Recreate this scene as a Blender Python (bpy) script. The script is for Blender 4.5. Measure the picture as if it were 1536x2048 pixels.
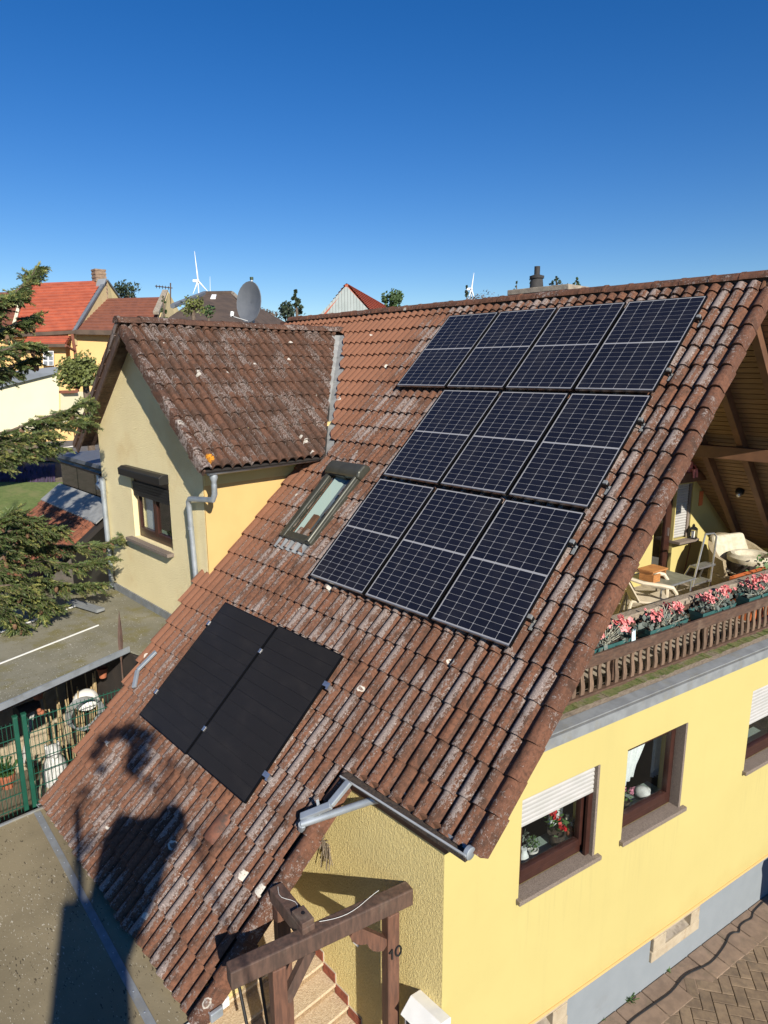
import bpy, bmesh, math, random
from mathutils import Vector, Matrix
random.seed(7)
R_ = random.Random(11)
V = Vector
sc = bpy.context.scene
for o in list(bpy.data.objects): bpy.data.objects.remove(o)

# ------------------------------------------------------------------ camera
CAM = V((3.5836, -5.0330, 2.6394)); FPX = 1334.03
YAW, PITCH, ROLL = 2.3871, 0.2112, 0.0036
fw = V((math.cos(YAW)*math.cos(PITCH), math.sin(YAW)*math.cos(PITCH), -math.sin(PITCH)))
rt = V((math.sin(YAW), -math.cos(YAW), 0)); dn = fw.cross(rt)
rt, dn = rt*math.cos(ROLL)+dn*math.sin(ROLL), -rt*math.sin(ROLL)+dn*math.cos(ROLL)
cam = bpy.data.cameras.new('camera'); camo = bpy.data.objects.new('camera', cam)
sc.collection.objects.link(camo); sc.camera = camo
m = Matrix.Identity(4)
for i in range(3):
    m[i][0] = rt[i]; m[i][1] = -dn[i]; m[i][2] = -fw[i]; m[i][3] = CAM[i]
camo.matrix_world = m
cam.sensor_fit = 'HORIZONTAL'; cam.sensor_width = 36.0; cam.lens = 36.0*FPX/1536.0
cam.clip_start = 0.05; cam.clip_end = 6000

# ------------------------------------------------------------------ sky, sun, exposure
LDIR = V((-0.8155, 0.3053, -0.4918)).normalized()          # the way the sunlight travels
SUN_EL = math.asin(-LDIR.z); SUN_ROT = math.atan2(-LDIR.x, -LDIR.y)
wd = bpy.data.worlds.new('World'); sc.world = wd; wd.use_nodes = True
nt = wd.node_tree; nt.nodes.clear()
sky = nt.nodes.new('ShaderNodeTexSky'); sky.sky_type = 'NISHITA'; sky.sun_disc = False
sky.sun_elevation = SUN_EL; sky.sun_rotation = SUN_ROT
sky.air_density = 1.0; sky.dust_density = 0.0; sky.ozone_density = 4.0; sky.altitude = 0
bg_ = nt.nodes.new('ShaderNodeBackground'); bg_.inputs[1].default_value = 0.076
ow = nt.nodes.new('ShaderNodeOutputWorld')
hs = nt.nodes.new('ShaderNodeHueSaturation'); hs.inputs['Saturation'].default_value = 1.33; hs.inputs['Hue'].default_value = 0.512
nt.links.new(sky.outputs[0], hs.inputs['Color']); nt.links.new(hs.outputs[0], bg_.inputs[0]); nt.links.new(bg_.outputs[0], ow.inputs[0])
sl = bpy.data.lights.new('sun', 'SUN'); sl.energy = 5.0; sl.angle = math.radians(0.53); sl.color = (1.0, 0.93, 0.82)
so = bpy.data.objects.new('sun', sl); sc.collection.objects.link(so)
so.rotation_euler = LDIR.to_track_quat('-Z', 'Y').to_euler(); so.location = (20, -10, 20)
vs = sc.view_settings; vs.view_transform = 'Standard'; vs.look = 'None'; vs.exposure = 0.5; vs.gamma = 1.0
vs.use_curve_mapping = False
sc.render.resolution_x = 768; sc.render.resolution_y = 1024

# ------------------------------------------------------------------ frames of the house
TH, PHI, WC = 0.7343, 0.1888, 0.4778
CT, ST = math.cos(TH), math.sin(TH)
def rp(x, s, n): return V((x, s*CT-n*ST, s*ST+n*CT))       # main roof: along ridge, up slope, out
FR = Matrix(((1,0,0,0),(0,CT,-ST,0),(0,ST,CT,0),(0,0,0,1)))
wdir = V((math.sin(PHI), math.cos(PHI), 0)); wnor = V((math.cos(PHI), -math.sin(PHI), 0))
def wp(a, d, z): return wdir*a + wnor*(WC-d) + V((0,0,z))   # gable front: along, depth behind face, height
WF = Matrix(((wdir.x, -wnor.x, 0, wnor.x*WC),(wdir.y, -wnor.y, 0, wnor.y*WC),(0,0,1,0),(0,0,0,1)))
def ray(px, py): return rt*((px-768)/FPX)+dn*((py-1024)/FPX)+fw
def at(px, py, n, c):
    d = ray(px, py); n = V(n); return CAM + d*((c-n.dot(CAM))/n.dot(d))
def atz(px, py, z): return at(px, py, (0,0,1), z)
def aty(px, py, y): return at(px, py, (0,1,0), y)
def atx(px, py, x): return at(px, py, (1,0,0), x)
def atd(px, py, d): return at(px, py, wnor, WC-d)
def far(px, py, D):                                          # a place seen there, D metres away over the ground
    d = ray(px, py); return CAM + d*(D/math.hypot(d.x, d.y))
def roofpt(px, py, n=-.12): return at(px, py, (0,-ST,CT), n)
GZ = -4.83
WT = -1.2                                                    # y of the rough rendered side wall

# ------------------------------------------------------------------ node helpers
def mat_new(name):
    m = bpy.data.materials.new(name); m.use_nodes = True; m.node_tree.nodes.clear(); return m
class NT:
    def __init__(s, m): s.t = m.node_tree
    def n(s, kind, ins=None, **props):
        nd = s.t.nodes.new('ShaderNode'+kind)
        for k, v in props.items(): setattr(nd, k, v)
        if ins:
            for k, v in ins.items():
                sk = nd.inputs[k]
                if isinstance(v, bpy.types.NodeSocket): s.t.links.new(v, sk)
                elif isinstance(v, bpy.types.Node): s.t.links.new(v.outputs[0], sk)
                else: sk.default_value = v
        return nd
    def math(s, op, a, b=None, c=None, clamp=False):
        ins = {0: a}
        if b is not None: ins[1] = b
        if c is not None: ins[2] = c
        return s.n('Math', ins, operation=op, use_clamp=clamp).outputs[0]
    def vmath(s, op, a, b): 
        nd = s.n('VectorMath', {0: a, 1: b}, operation=op)
        return nd.outputs['Value'] if op == 'DOT_PRODUCT' else nd.outputs[0]
    def ss(s, x, a, b, lo=0.0, hi=1.0):
        return s.n('MapRange', {0: x, 1: a, 2: b, 3: lo, 4: hi}, interpolation_type='SMOOTHSTEP').outputs[0]
    def mix(s, f, a, b, blend='MIX'):
        nd = s.t.nodes.new('ShaderNodeMix'); nd.data_type = 'RGBA'; nd.blend_type = blend
        for i, v in ((0, f), (6, a), (7, b)):
            if isinstance(v, bpy.types.NodeSocket): s.t.links.new(v, nd.inputs[i])
            elif i == 0: nd.inputs[0].default_value = v
            else: nd.inputs[i].default_value = (*v, 1) if len(v) == 3 else v
        return nd.outputs[2]
    def noise(s, vec, scale, detail=3, rough=.55, out=0):
        return s.n('TexNoise', {'Vector': vec, 'Scale': scale, 'Detail': detail, 'Roughness': rough}).outputs[out]
    def comb(s, x=0., y=0., z=0.): return s.n('CombineXYZ', {0: x, 1: y, 2: z}).outputs[0]
    def sep(s, v): return s.n('SeparateXYZ', {0: v}).outputs
    def pos(s): return s.n('NewGeometry').outputs['Position']
    def out(s, sh): s.n('OutputMaterial', {0: sh})
    def bsdf(s, col, rough=.6, metal=0., normal=None, spec=.5, **kw):
        ins = {'Base Color': (*col, 1) if isinstance(col, tuple) and len(col) == 3 else col, 'Roughness': rough, 'Metallic': metal, 'Specular IOR Level': spec}
        if normal is not None: ins['Normal'] = normal
        ins.update(kw)
        nd = s.n('BsdfPrincipled', ins); return nd.outputs[0]
    def bump(s, h, strength=.4, dist=.01): return s.n('Bump', {'Height': h, 'Strength': strength, 'Distance': dist}).outputs[0]
MATS = {}
def stdmat(name, c1, c2=None, scale=6, rough=.7, metal=0., bump=0., bscale=60, bdist=.004, dirt=None, dscale=2.0, dlo=.5, dhi=.75, stretch=(1,1,1), spec=.5, rnd=0., coat=0.):
    m = mat_new(name); t = NT(m); p = t.pos()
    ps = t.n('Mapping', {0: p, 3: stretch}).outputs[0] if stretch != (1,1,1) else p
    col = (*c1, 1)
    if c2: col = t.mix(t.ss(t.noise(ps, scale, 4), .32, .68), c1, c2)
    if rnd:
        r = t.n('ObjectInfo').outputs['Random']
        f = t.math('ADD', t.math('MULTIPLY', r, 2*rnd), 1-rnd)
        cc = t.n('CombineColor', {0: f, 1: f, 2: f}).outputs[0]
        col = t.mix(1.0, col if not isinstance(col, tuple) else col, cc, 'MULTIPLY')
    if dirt:
        f = t.ss(t.noise(p, dscale, 5, .65), dlo, dhi); col = t.mix(f, col, dirt)
    nm = t.bump(t.noise(ps, bscale, 4, .6), bump, bdist) if bump else None
    t.out(t.bsdf(col, rough, metal, nm, spec, **({'Coat Weight': coat, 'Coat Roughness': .08} if coat else {})))
    MATS[name] = m; return m

def tile_mat(name, ex, es, o, base, dark, lichen=1.0, clean=None, white=1.0, patch=None, solid=False):
    m = mat_new(name); t = NT(m)
    p = t.vmath('SUBTRACT', t.pos(), tuple(o))
    x = t.vmath('DOT_PRODUCT', p, tuple(ex)); s = t.vmath('DOT_PRODUCT', p, tuple(es))
    xs = p if solid else t.comb(x, s, 0.)
    cell = t.comb(t.math('FLOOR', t.math('DIVIDE', x, .158)), t.math('FLOOR', t.math('DIVIDE', t.math('ADD', s, 1.76), .3445)), 0.)
    wn = t.n('TexWhiteNoise', {'Vector': cell}, noise_dimensions='3D'); rv = wn.outputs['Value']
    rcol = t.sep(wn.outputs['Color'])
    col = t.mix(rv, base, dark)
    # weathering of the clay colour, soot and algae
    col = t.mix(t.math('MULTIPLY', t.ss(t.noise(xs, 30., 6, .7), .42, .62), .55), col, tuple(.55*c for c in dark))
    st = t.noise(t.comb(t.math('MULTIPLY', x, 16.), t.math('MULTIPLY', s, 5.), 0.), 1.0, 6, .7)
    col = t.mix(t.math('MULTIPLY', t.ss(st, .48, .64), .6), col, (.035, .024, .018))
    reg = t.noise(xs, 1.5, 4)
    amt = t.math('MULTIPLY', t.ss(reg, .28, .60), lichen)
    if clean:                                                # newer, cleaner tiles towards one end
        cf = t.ss(x, clean[0], clean[1]); amt = t.math('MULTIPLY', amt, t.math('ADD', .10, t.math('MULTIPLY', cf, .9)))
        col = t.mix(t.math('MULTIPLY', t.math('SUBTRACT', 1., cf), .75), col, tuple(1.35*c for c in base))
    amt = t.math('MULTIPLY', amt, t.ss(rcol[0], .0, .8, .45, 1.15))
    # grey-pink crust, granular at its edge, denser on one flank of each roll
    ph = t.math('FRACT', t.math('DIVIDE', x, .158))
    flank = t.math('ADD', t.math('MULTIPLY', t.ss(t.math('ABSOLUTE', t.math('SUBTRACT', ph, .66)), .10, .36, 1., 0.), .11), -.045)
    cr = t.noise(t.comb(t.math('MULTIPLY', x, 52.), t.math('MULTIPLY', s, 26.), 0.), 1.0, 9, .80)
    cr = t.noise(xs, 22., 9, .78) if solid else t.math('ADD', cr, flank)
    thr = t.math('SUBTRACT', .665, t.math('MULTIPLY', amt, .20))
    f1 = t.ss(t.math('SUBTRACT', cr, thr), 0., .035)
    crust = t.mix(t.ss(t.noise(xs, 70., 4, .7), .35, .65), (.32, .255, .23), (.185, .162, .142))
    col = t.mix(t.math('MULTIPLY', f1, .85), col, crust)
    # small pale specks
    sp = t.noise(xs, 60., 6, .7)
    f2 = t.ss(t.math('ADD', sp, t.math('MULTIPLY', amt, .075)), .665, .69)
    col = t.mix(t.math('MULTIPLY', f2, .9*min(1., white)), col, (.50, .41, .36))
    # round lichens with a darker ring inside
    wob = t.vmath('MULTIPLY', t.vmath('SUBTRACT', t.n('TexNoise', {'Vector': xs, 'Scale': 26., 'Detail': 4.}).outputs['Color'], (.5,.5,.5)), (.055, .055, 0))
    vo = t.n('TexVoronoi', {'Vector': t.vmath('ADD', xs, wob), 'Scale': 3.6, 'Randomness': 1.}, feature='F1')
    vr = t.sep(vo.outputs['Color']); d = vo.outputs['Distance']
    rad = t.math('ADD', .085, t.math('MULTIPLY', vr[1], .125))
    q = t.math('DIVIDE', d, rad)
    on = t.math('MULTIPLY', t.ss(vr[0], .77, .78), t.ss(q, .88, 1.0, 1., 0.))
    ring = t.math('MULTIPLY', t.math('MULTIPLY', t.ss(q, .62, .72, 1., 0.), t.ss(q, .22, .32)), t.ss(vr[2], .35, .36))
    on = t.math('MULTIPLY', on, t.math('SUBTRACT', 1., t.math('MULTIPLY', ring, .85)))
    on = t.math('MULTIPLY', on, t.ss(t.noise(xs, 55., 5, .7), .36, .46))
    col = t.mix(t.math('MULTIPLY', on, .9*min(1., white)), col, (.56, .53, .46))
    if patch:
        dv_ = t.n('VectorMath', {0: t.vmath('ADD', xs, wob), 1: (patch[0], patch[1], 0)}, operation='DISTANCE').outputs['Value']
        col = t.mix(t.math('MULTIPLY', t.ss(dv_, .08, .11, 1., 0.), t.ss(t.noise(xs, 40., 4), .38, .5)), col, (.62, .25, .02))
    h = t.math('ADD', t.math('MULTIPLY', t.noise(xs, 150., 4), .4), t.math('ADD', t.math('MULTIPLY', cr, .6), t.math('MULTIPLY', f1, .4)))
    t.out(t.bsdf(col, .88, 0., t.bump(h, .6, .007), .2))
    MATS[name] = m; return m

# ------------------------------------------------------------------ mesh helpers
WLOC = {}
def link(o, parent=None, loc=None):
    sc.collection.objects.link(o)
    if parent is not None: o.parent = parent
    return o
def tag(o, label=None, cat=None, group=None, kind=None):
    if label: o['label'] = label
    if cat: o['category'] = cat
    if group: o['group'] = group
    if kind: o['kind'] = kind
    return o
def thing(name, loc, label, cat, group=None):
    o = bpy.data.objects.new(name, None); o.location = loc; o.empty_display_size = .2
    sc.collection.objects.link(o); WLOC[o.name] = V(loc); tag(o, label, cat, group); return o
def wloc(o): return WLOC[o.name] if o is not None else V((0,0,0))
class MB:
    def __init__(s, M=None): s.v = []; s.f = []; s.M = M
    def add(s, vs, fs):
        k = len(s.v)
        s.v += [s.M @ V(q) if s.M is not None else V(q) for q in vs]; s.f += [tuple(i+k for i in f) for f in fs]
        return s
    def box(s, lo, hi):
        x0,y0,z0 = lo; x1,y1,z1 = hi
        return s.add([(x0,y0,z0),(x1,y0,z0),(x1,y1,z0),(x0,y1,z0),(x0,y0,z1),(x1,y0,z1),(x1,y1,z1),(x0,y1,z1)],
              [(0,3,2,1),(4,5,6,7),(0,1,5,4),(1,2,6,5),(2,3,7,6),(3,0,4,7)])
    def prism(s, pts, ex):
        n = len(pts); ex = V(ex); a = [V(p) for p in pts]; b = [p+ex for p in a]
        return s.add(a+b, [tuple(range(n))[::-1], tuple(range(n, 2*n))]+[(i, (i+1)%n, n+(i+1)%n, n+i) for i in range(n)])
    def beam(s, p, q, w, h, up=(0,0,1)):                      # a bar from p to q, w across, h along up
        p, q = V(p), V(q); d = (q-p).normalized(); up = V(up)
        sd = d.cross(up).normalized(); u = sd.cross(d)
        c = [sd*(-w/2)+u*(-h/2), sd*(w/2)+u*(-h/2), sd*(w/2)+u*(h/2), sd*(-w/2)+u*(h/2)]
        return s.add([p+i for i in c]+[q+i for i in c], [(3,2,1,0),(4,5,6,7)]+[(i,(i+1)%4,4+(i+1)%4,4+i) for i in range(4)])
    def tube(s, pts, r, n=8, caps=True, r2=None):
        pts = [V(p) for p in pts]; rings = []; m = len(pts)
        d0 = (pts[1]-pts[0]).normalized(); u = d0.orthogonal().normalized()
        for i, p in enumerate(pts):
            d = (pts[min(i+1, m-1)]-pts[max(i-1, 0)]).normalized()
            u = (u-d*u.dot(d)).normalized(); w = d.cross(u)
            if isinstance(r, (list, tuple)): rr = r[i]
            else: rr = r if r2 is None else r+(r2-r)*i/(m-1)
            rings.append([p+(u*math.cos(2*math.pi*k/n)+w*math.sin(2*math.pi*k/n))*rr for k in range(n)])
        vs = [q for g in rings for q in g]; fs = []
        for i in range(m-1):
            for k in range(n): fs.append((i*n+k, i*n+(k+1)%n, (i+1)*n+(k+1)%n, (i+1)*n+k))
        if caps: fs += [tuple(range(n))[::-1], tuple(range((m-1)*n, m*n))]
        return s.add(vs, fs)
    def lathe(s, prof, o=(0,0,0), n=16, ax=(0,0,1)):          # prof: (radius, height) pairs
        ax = V(ax).normalized(); u = ax.orthogonal().normalized(); w = ax.cross(u); o = V(o)
        vs = [o+ax*h+(u*math.cos(2*math.pi*k/n)+w*math.sin(2*math.pi*k/n))*max(r, 1e-4) for r, h in prof for k in range(n)]
        m = len(prof); fs = [(i*n+k, i*n+(k+1)%n, (i+1)*n+(k+1)%n, (i+1)*n+k) for i in range(m-1) for k in range(n)]
        return s.add(vs, fs+[tuple(range(n))[::-1], tuple(range((m-1)*n, m*n))])
    def gutter(s, p, q, r, down, out, t=.006, n=9, ends=True): # half round channel
        p, q, down, out = V(p), V(q), V(down).normalized(), V(out).normalized()
        def ring(c, rr): return [c+out*(rr*math.cos(math.pi*k/n))+down*(rr*math.sin(math.pi*k/n)) for k in range(n+1)]
        A, B, A2, B2 = ring(p, r), ring(q, r), ring(p, r-t), ring(q, r-t); m = n+1
        vs = A+B+A2+B2; fs = []
        for k in range(n): fs += [(k, k+1, m+k+1, m+k), (2*m+k, 3*m+k, 3*m+k+1, 2*m+k+1)]
        fs += [(0, m, 3*m, 2*m), (n, 2*m+n, 3*m+n, m+n)]
        if ends: fs += [tuple(range(m)), tuple(range(2*m-1, m-1, -1))]
        return s.add(vs, fs)
    def ball(s, c, r, sq=(1,1,1), n=10, k=6):
        c = V(c); vs = [c+V((0,0,r*sq[2]))]
        for i in range(1, k):
            a = math.pi*i/k
            for j in range(n):
                b = 2*math.pi*j/n; vs.append(c+V((math.sin(a)*math.cos(b)*r*sq[0], math.sin(a)*math.sin(b)*r*sq[1], math.cos(a)*r*sq[2])))
        vs.append(c-V((0,0,r*sq[2]))); fs = [(0, 1+j, 1+(j+1)%n) for j in range(n)]
        for i in range(k-2):
            for j in range(n): fs.append((1+i*n+j, 1+(i+1)*n+j, 1+(i+1)*n+(j+1)%n, 1+i*n+(j+1)%n))
        L = len(vs)-1; b0 = 1+(k-2)*n
        fs += [(L, b0+(j+1)%n, b0+j) for j in range(n)]
        return s.add(vs, fs)
    def build(s, name, mat, parent=None, smooth=False, bevel=0., kind=None, angle=40):
        o0 = wloc(parent); me = bpy.data.meshes.new(name)
        me.from_pydata([tuple(q-o0) for q in s.v], [], s.f); me.update()
        me.materials.append(MATS[mat] if isinstance(mat, str) else mat)
        if smooth:
            me.polygons.foreach_set('use_smooth', [True]*len(me.polygons)); me.set_sharp_from_angle(angle=math.radians(angle))
        ob = bpy.data.objects.new(name, me); link(ob, parent); WLOC[ob.name] = o0
        if bevel:
            b = ob.modifiers.new('bevel', 'BEVEL'); b.width = bevel; b.segments = 2; b.limit_method = 'ANGLE'
        if kind: ob['kind'] = kind
        return ob
def inst(me, name, Mw, parent):
    ob = bpy.data.objects.new(name, me); link(ob, parent)
    o0 = wloc(parent); ob.matrix_local = Matrix.Translation(-o0) @ Mw; return ob
def copy_tree(o, loc, rz=0., parent=None):
    c = o.copy(); sc.collection.objects.link(c)
    if parent is None: c.location = loc; c.rotation_euler[2] = rz; WLOC[c.name] = V(loc)
    else: c.parent = parent
    for ch in o.children: copy_tree(ch, None, 0, c)
    return c
def wall_grid(mb, x0, x1, z0, z1, holes, d0, d1):            # a slab in frame (along, depth, height) with openings
    xs = sorted({x0, x1, *[h[0] for h in holes], *[h[1] for h in holes]}); zs = sorted({z0, z1, *[h[2] for h in holes], *[h[3] for h in holes]})
    xs = [x for x in xs if x0 <= x <= x1]; zs = [z for z in zs if z0 <= z <= z1]
    def inside(a, b): return any(h[0] < a < h[1] and h[2] < b < h[3] for h in holes)
    for i in range(len(xs)-1):
        for j in range(len(zs)-1):
            a, b, c, d = xs[i], xs[i+1], zs[j], zs[j+1]
            if inside((a+b)/2, (c+d)/2): continue
            mb.add([(a,d0,c),(b,d0,c),(b,d0,d),(a,d0,d),(a,d1,c),(b,d1,c),(b,d1,d),(a,d1,d)], [(0,1,2,3),(7,6,5,4)])
    for (a, b, c, d) in holes:
        mb.add([(a,d0,c),(b,d0,c),(b,d0,d),(a,d0,d),(a,d1,c),(b,d1,c),(b,d1,d),(a,d1,d)], [(0,4,5,1),(1,5,6,2),(2,6,7,3),(3,7,4,0)])
    mb.add([(x0,d0,z0),(x1,d0,z0),(x1,d0,z1),(x0,d0,z1),(x0,d1,z0),(x1,d1,z0),(x1,d1,z1),(x0,d1,z1)], [(0,4,5,1),(1,5,6,2),(2,6,7,3),(3,7,4,0)])
    return mb

# ------------------------------------------------------------------ materials
EX, ES = V((1,0,0)), V((0,CT,ST))
tile_mat('tile', EX, ES, (0,0,0), (.185,.084,.049), (.105,.054,.035), 1.0, (-5.6,-4.3))
DTH = math.radians(40); DX, DZ = -7.25, 3.40                  # dormer ridge
DES = V((-math.cos(DTH), 0, math.sin(DTH))); DEN = V((math.sin(DTH), 0, math.cos(DTH)))
DO = V((DX, -.59, DZ))
tile_mat('dormer_tile', V((0,1,0)), DES, DO, (.145,.072,.045), (.085,.050,.035), .95, None, 1.0, (.12,-3.08))
tile_mat('ridge_tile', EX, ES, (3.3,1.7,0), (.15,.072,.048), (.11,.056,.038), .75, None, .8)
stdmat('verge_clay', (.20,.078,.044), (.125,.055,.035), 14, .85, bump=.5, bscale=120, dirt=(.06,.042,.032), dscale=9, dlo=.48, dhi=.68)
tile_mat('verge_tile', EX, ES, (1.3,2.7,.9), (.175,.080,.048), (.115,.056,.036), .62, None, .8, solid=True)
tile_mat('verge_dormer', EX, ES, (4.3,1.7,2.9), (.125,.062,.040), (.075,.043,.031), .9, None, .9, solid=True)
stdmat('underlay', (.02,.016,.014), rough=.9)
def yellow_render(name):
    m = mat_new(name); t = NT(m); p = t.pos()
    col = t.mix(t.ss(t.noise(p, .7, 4, .6), .3, .7), (.50,.425,.166), (.478,.402,.155))
    st = t.noise(t.n('Mapping', {0: p, 3: (5.,5.,.35)}).outputs[0], 1., 5, .65)
    col = t.mix(t.math('MULTIPLY', t.ss(st, .52, .75), .12), col, (.385,.32,.13))
    col = t.mix(t.math('MULTIPLY', t.ss(t.noise(p, 26., 5, .7), .60, .72), .16), col, (.35,.285,.12))
    z = t.sep(p)[2]
    al = t.vmath('DOT_PRODUCT', p, tuple(wdir)); dr = t.noise(t.comb(t.math('MULTIPLY', al, 22.), 0., t.math('MULTIPLY', z, 1.2)), 1., 4, .6)
    for a0_, a1_ in ((-.25,.93), (1.27,2.41), (3.64,4.83)):      # drips below the window sills
        ins_ = t.math('MULTIPLY', t.ss(al, a0_-.02, a0_+.04), t.ss(al, a1_-.04, a1_+.02, 1., 0.))
        ins_ = t.math('MULTIPLY', ins_, t.math('MULTIPLY', t.ss(z, -3.5, -2.43), t.ss(z, -2.42, -2.41, 1., 0.)))
        col = t.mix(t.math('MULTIPLY', t.math('MULTIPLY', ins_, t.ss(dr, .46, .68)), .16), col, (.30,.24,.11))
    col = t.mix(t.math('MULTIPLY', t.ss(t.math('ADD', z, t.math('MULTIPLY', t.noise(p, 3., 4), .5)), -4.0, -3.45, 1., 0.), .35), col, (.44,.30,.10))
    t.out(t.bsdf(col, .92, 0., t.bump(t.noise(p, 170., 5, .65), .5, .004), .15)); MATS[name] = m
yellow_render('plaster_yellow')
stdmat('plaster_orange', (.58,.40,.16), (.56,.38,.15), 3, .9, bump=.2, bscale=200, bdist=.003, spec=.2)
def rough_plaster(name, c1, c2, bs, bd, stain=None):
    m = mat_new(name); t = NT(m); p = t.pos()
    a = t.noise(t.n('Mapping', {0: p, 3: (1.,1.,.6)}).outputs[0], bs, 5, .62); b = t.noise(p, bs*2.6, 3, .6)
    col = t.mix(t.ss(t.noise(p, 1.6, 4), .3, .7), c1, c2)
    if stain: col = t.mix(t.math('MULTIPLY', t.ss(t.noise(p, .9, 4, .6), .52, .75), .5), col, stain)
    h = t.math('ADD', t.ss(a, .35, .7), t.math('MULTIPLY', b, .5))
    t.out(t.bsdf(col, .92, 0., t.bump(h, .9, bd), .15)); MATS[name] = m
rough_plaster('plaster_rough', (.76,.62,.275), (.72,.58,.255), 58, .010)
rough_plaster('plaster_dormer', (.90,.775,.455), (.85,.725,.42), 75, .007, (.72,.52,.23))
stdmat('plinth_paint', (.225,.25,.265), (.21,.235,.25), 4, .85, bump=.2, bscale=150, dirt=(.18,.195,.20), dscale=1.3, dlo=.55, dhi=.8)
stdmat('sandstone', (.43,.36,.25), (.36,.295,.20), 9, .9, bump=.5, bscale=90, dirt=(.30,.20,.11), dscale=7, dlo=.58, dhi=.75)
stdmat('zinc', (.44,.48,.51), (.36,.40,.43), 5, .5, .55, bump=.1, bscale=40, dirt=(.30,.31,.30), dscale=5, dlo=.5, dhi=.8)
stdmat('zinc_light', (.46,.48,.49), (.38,.40,.41), 8, .55, .2)
stdmat('zinc_dull', (.25,.265,.27), (.19,.20,.205), 6, .75, .15, bump=.2, bscale=60, dirt=(.22,.21,.17), dscale=4, dlo=.5, dhi=.75)
stdmat('lead', (.33,.335,.32), (.25,.255,.25), 7, .7, .2, bump=.2, bscale=40)
stdmat('gutter_dirt', (.075,.052,.036), (.03,.024,.02), 30, .95, bump=.8, bscale=90, bdist=.01)
stdmat('wood_brown', (.108,.062,.044), (.062,.038,.028), 4, .7, bump=.5, bscale=30, stretch=(6,6,1.2), dirt=(.18,.14,.105), dscale=3, dlo=.5, dhi=.8)
stdmat('wood_post', (.155,.072,.044), (.09,.045,.03), 5, .65, bump=.4, bscale=30, stretch=(9,9,1))
stdmat('wood_grey', (.33,.27,.20), (.22,.175,.125), 7, .85, bump=.5, bscale=40, stretch=(8,2,8), dirt=(.14,.11,.08), dscale=6)
stdmat('wood_soffit', (.24,.145,.07), (.19,.11,.055), 4, .6, bump=.3, bscale=30, stretch=(1,9,9), rnd=.12)
stdmat('wood_rafter', (.17,.082,.042), (.12,.058,.032), 4, .6, bump=.3, bscale=30)
stdmat('wood_baluster', (.19,.125,.082), (.12,.075,.05), 9, .75, bump=.4, bscale=40, stretch=(7,7,1.4), rnd=.2)
stdmat('wood_rail', (.105,.058,.036), (.064,.037,.025), 5, .7, bump=.5, bscale=40, stretch=(2,2,9), dirt=(.15,.10,.068), dscale=5)
stdmat('moss', (.10,.14,.03), (.20,.19,.07), 22, .95, bump=1., bscale=120, bdist=.02, dirt=(.24,.20,.13), dscale=6, dlo=.5, dhi=.62)
stdmat('window_brown', (.048,.018,.0125), (.034,.013,.010), 8, .35, bump=.1, bscale=30, spec=.5)
stdmat('shutter_white', (.43,.42,.40), (.39,.385,.36), 5, .5)
stdmat('granite', (.26,.21,.17), (.115,.09,.072), 140, .7, bump=.2, bscale=160, spec=.4)
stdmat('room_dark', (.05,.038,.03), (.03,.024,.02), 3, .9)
stdmat('curtain', (.72,.74,.74), (.62,.65,.66), 25, .8)
stdmat('pv_frame', (.012,.012,.013), rough=.35, metal=.6)
stdmat('pv_edge_sheen', (.34,.34,.33), (.28,.28,.275), 6, .35, metal=.7)  # silver colour paints the sheen on the black frame's lower face
stdmat('pv_back', (.30,.30,.305), rough=.4)
def pv_cell_mat(name, c1, c2):
    m = mat_new(name); t = NT(m); p = t.pos()
    r = t.n('ObjectInfo').outputs['Random']
    col = t.mix(t.math('MULTIPLY', r, .8), c1, c2)
    dust = t.noise(p, 3., 4, .6)
    col = t.mix(t.ss(dust, .45, .85, 0., .12), col, (.10,.09,.08))
    t.out(t.bsdf(col, t.math('ADD', .22, t.math('MULTIPLY', dust, .25)), 0., None, .32)); MATS[name] = m
pv_cell_mat('pv_cell', (.0085,.0093,.016), (.0115,.0122,.020))
def pv_black_mat(name):
    m = mat_new(name); t = NT(m); p = t.pos(); x = t.vmath('DOT_PRODUCT', p, tuple(EX)); s = t.vmath('DOT_PRODUCT', p, tuple(ES))
    ln = t.ss(t.math('ABSOLUTE', t.math('SUBTRACT', t.math('FRACT', t.math('DIVIDE', x, .0207)), .5)), .36, .47)
    col = t.mix(t.math('MULTIPLY', ln, .55), (.0145,.013,.0118), (.055,.048,.042))
    dust = t.noise(t.comb(x, t.math('MULTIPLY', s, 2.)), 2.5, 4, .6)
    col = t.mix(t.ss(dust, .45, .9, 0., .1), col, (.12,.10,.085))
    t.out(t.bsdf(col, .33, 0., None, .25)); MATS[name] = m
pv_black_mat('pv_black')
stdmat('steel_bright', (.75,.76,.77), (.6,.61,.62), 30, .3, .9)
stdmat('sky_frame', (.095,.095,.075), (.075,.075,.06), 8, .38, .5, bump=.05, bscale=30)
stdmat('black_metal', (.02,.02,.021), rough=.45, metal=.4)
stdmat('chimney_black', (.028,.027,.027), (.045,.042,.04), 9, .8, bump=.4, bscale=40)
stdmat('concrete', (.36,.31,.24), (.24,.20,.155), 8, .95, bump=.6, bscale=50, dirt=(.13,.11,.085), dscale=5)
stdmat('dish_grey', (.13,.14,.155), (.11,.12,.135), 7, .55, dirt=(.3,.3,.3), dscale=26, dlo=.72, dhi=.78)
stdmat('white_plastic', (.75,.75,.72), (.68,.68,.65), 6, .45)
stdmat('room_light', (.26,.33,.30), rough=.6); stdmat('slate_blue', (.07,.085,.10), (.13,.15,.16), 3, .5); stdmat('orange_wood', (.46,.20,.06), (.34,.14,.045), 9, .6, stretch=(1,1,5))
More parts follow.
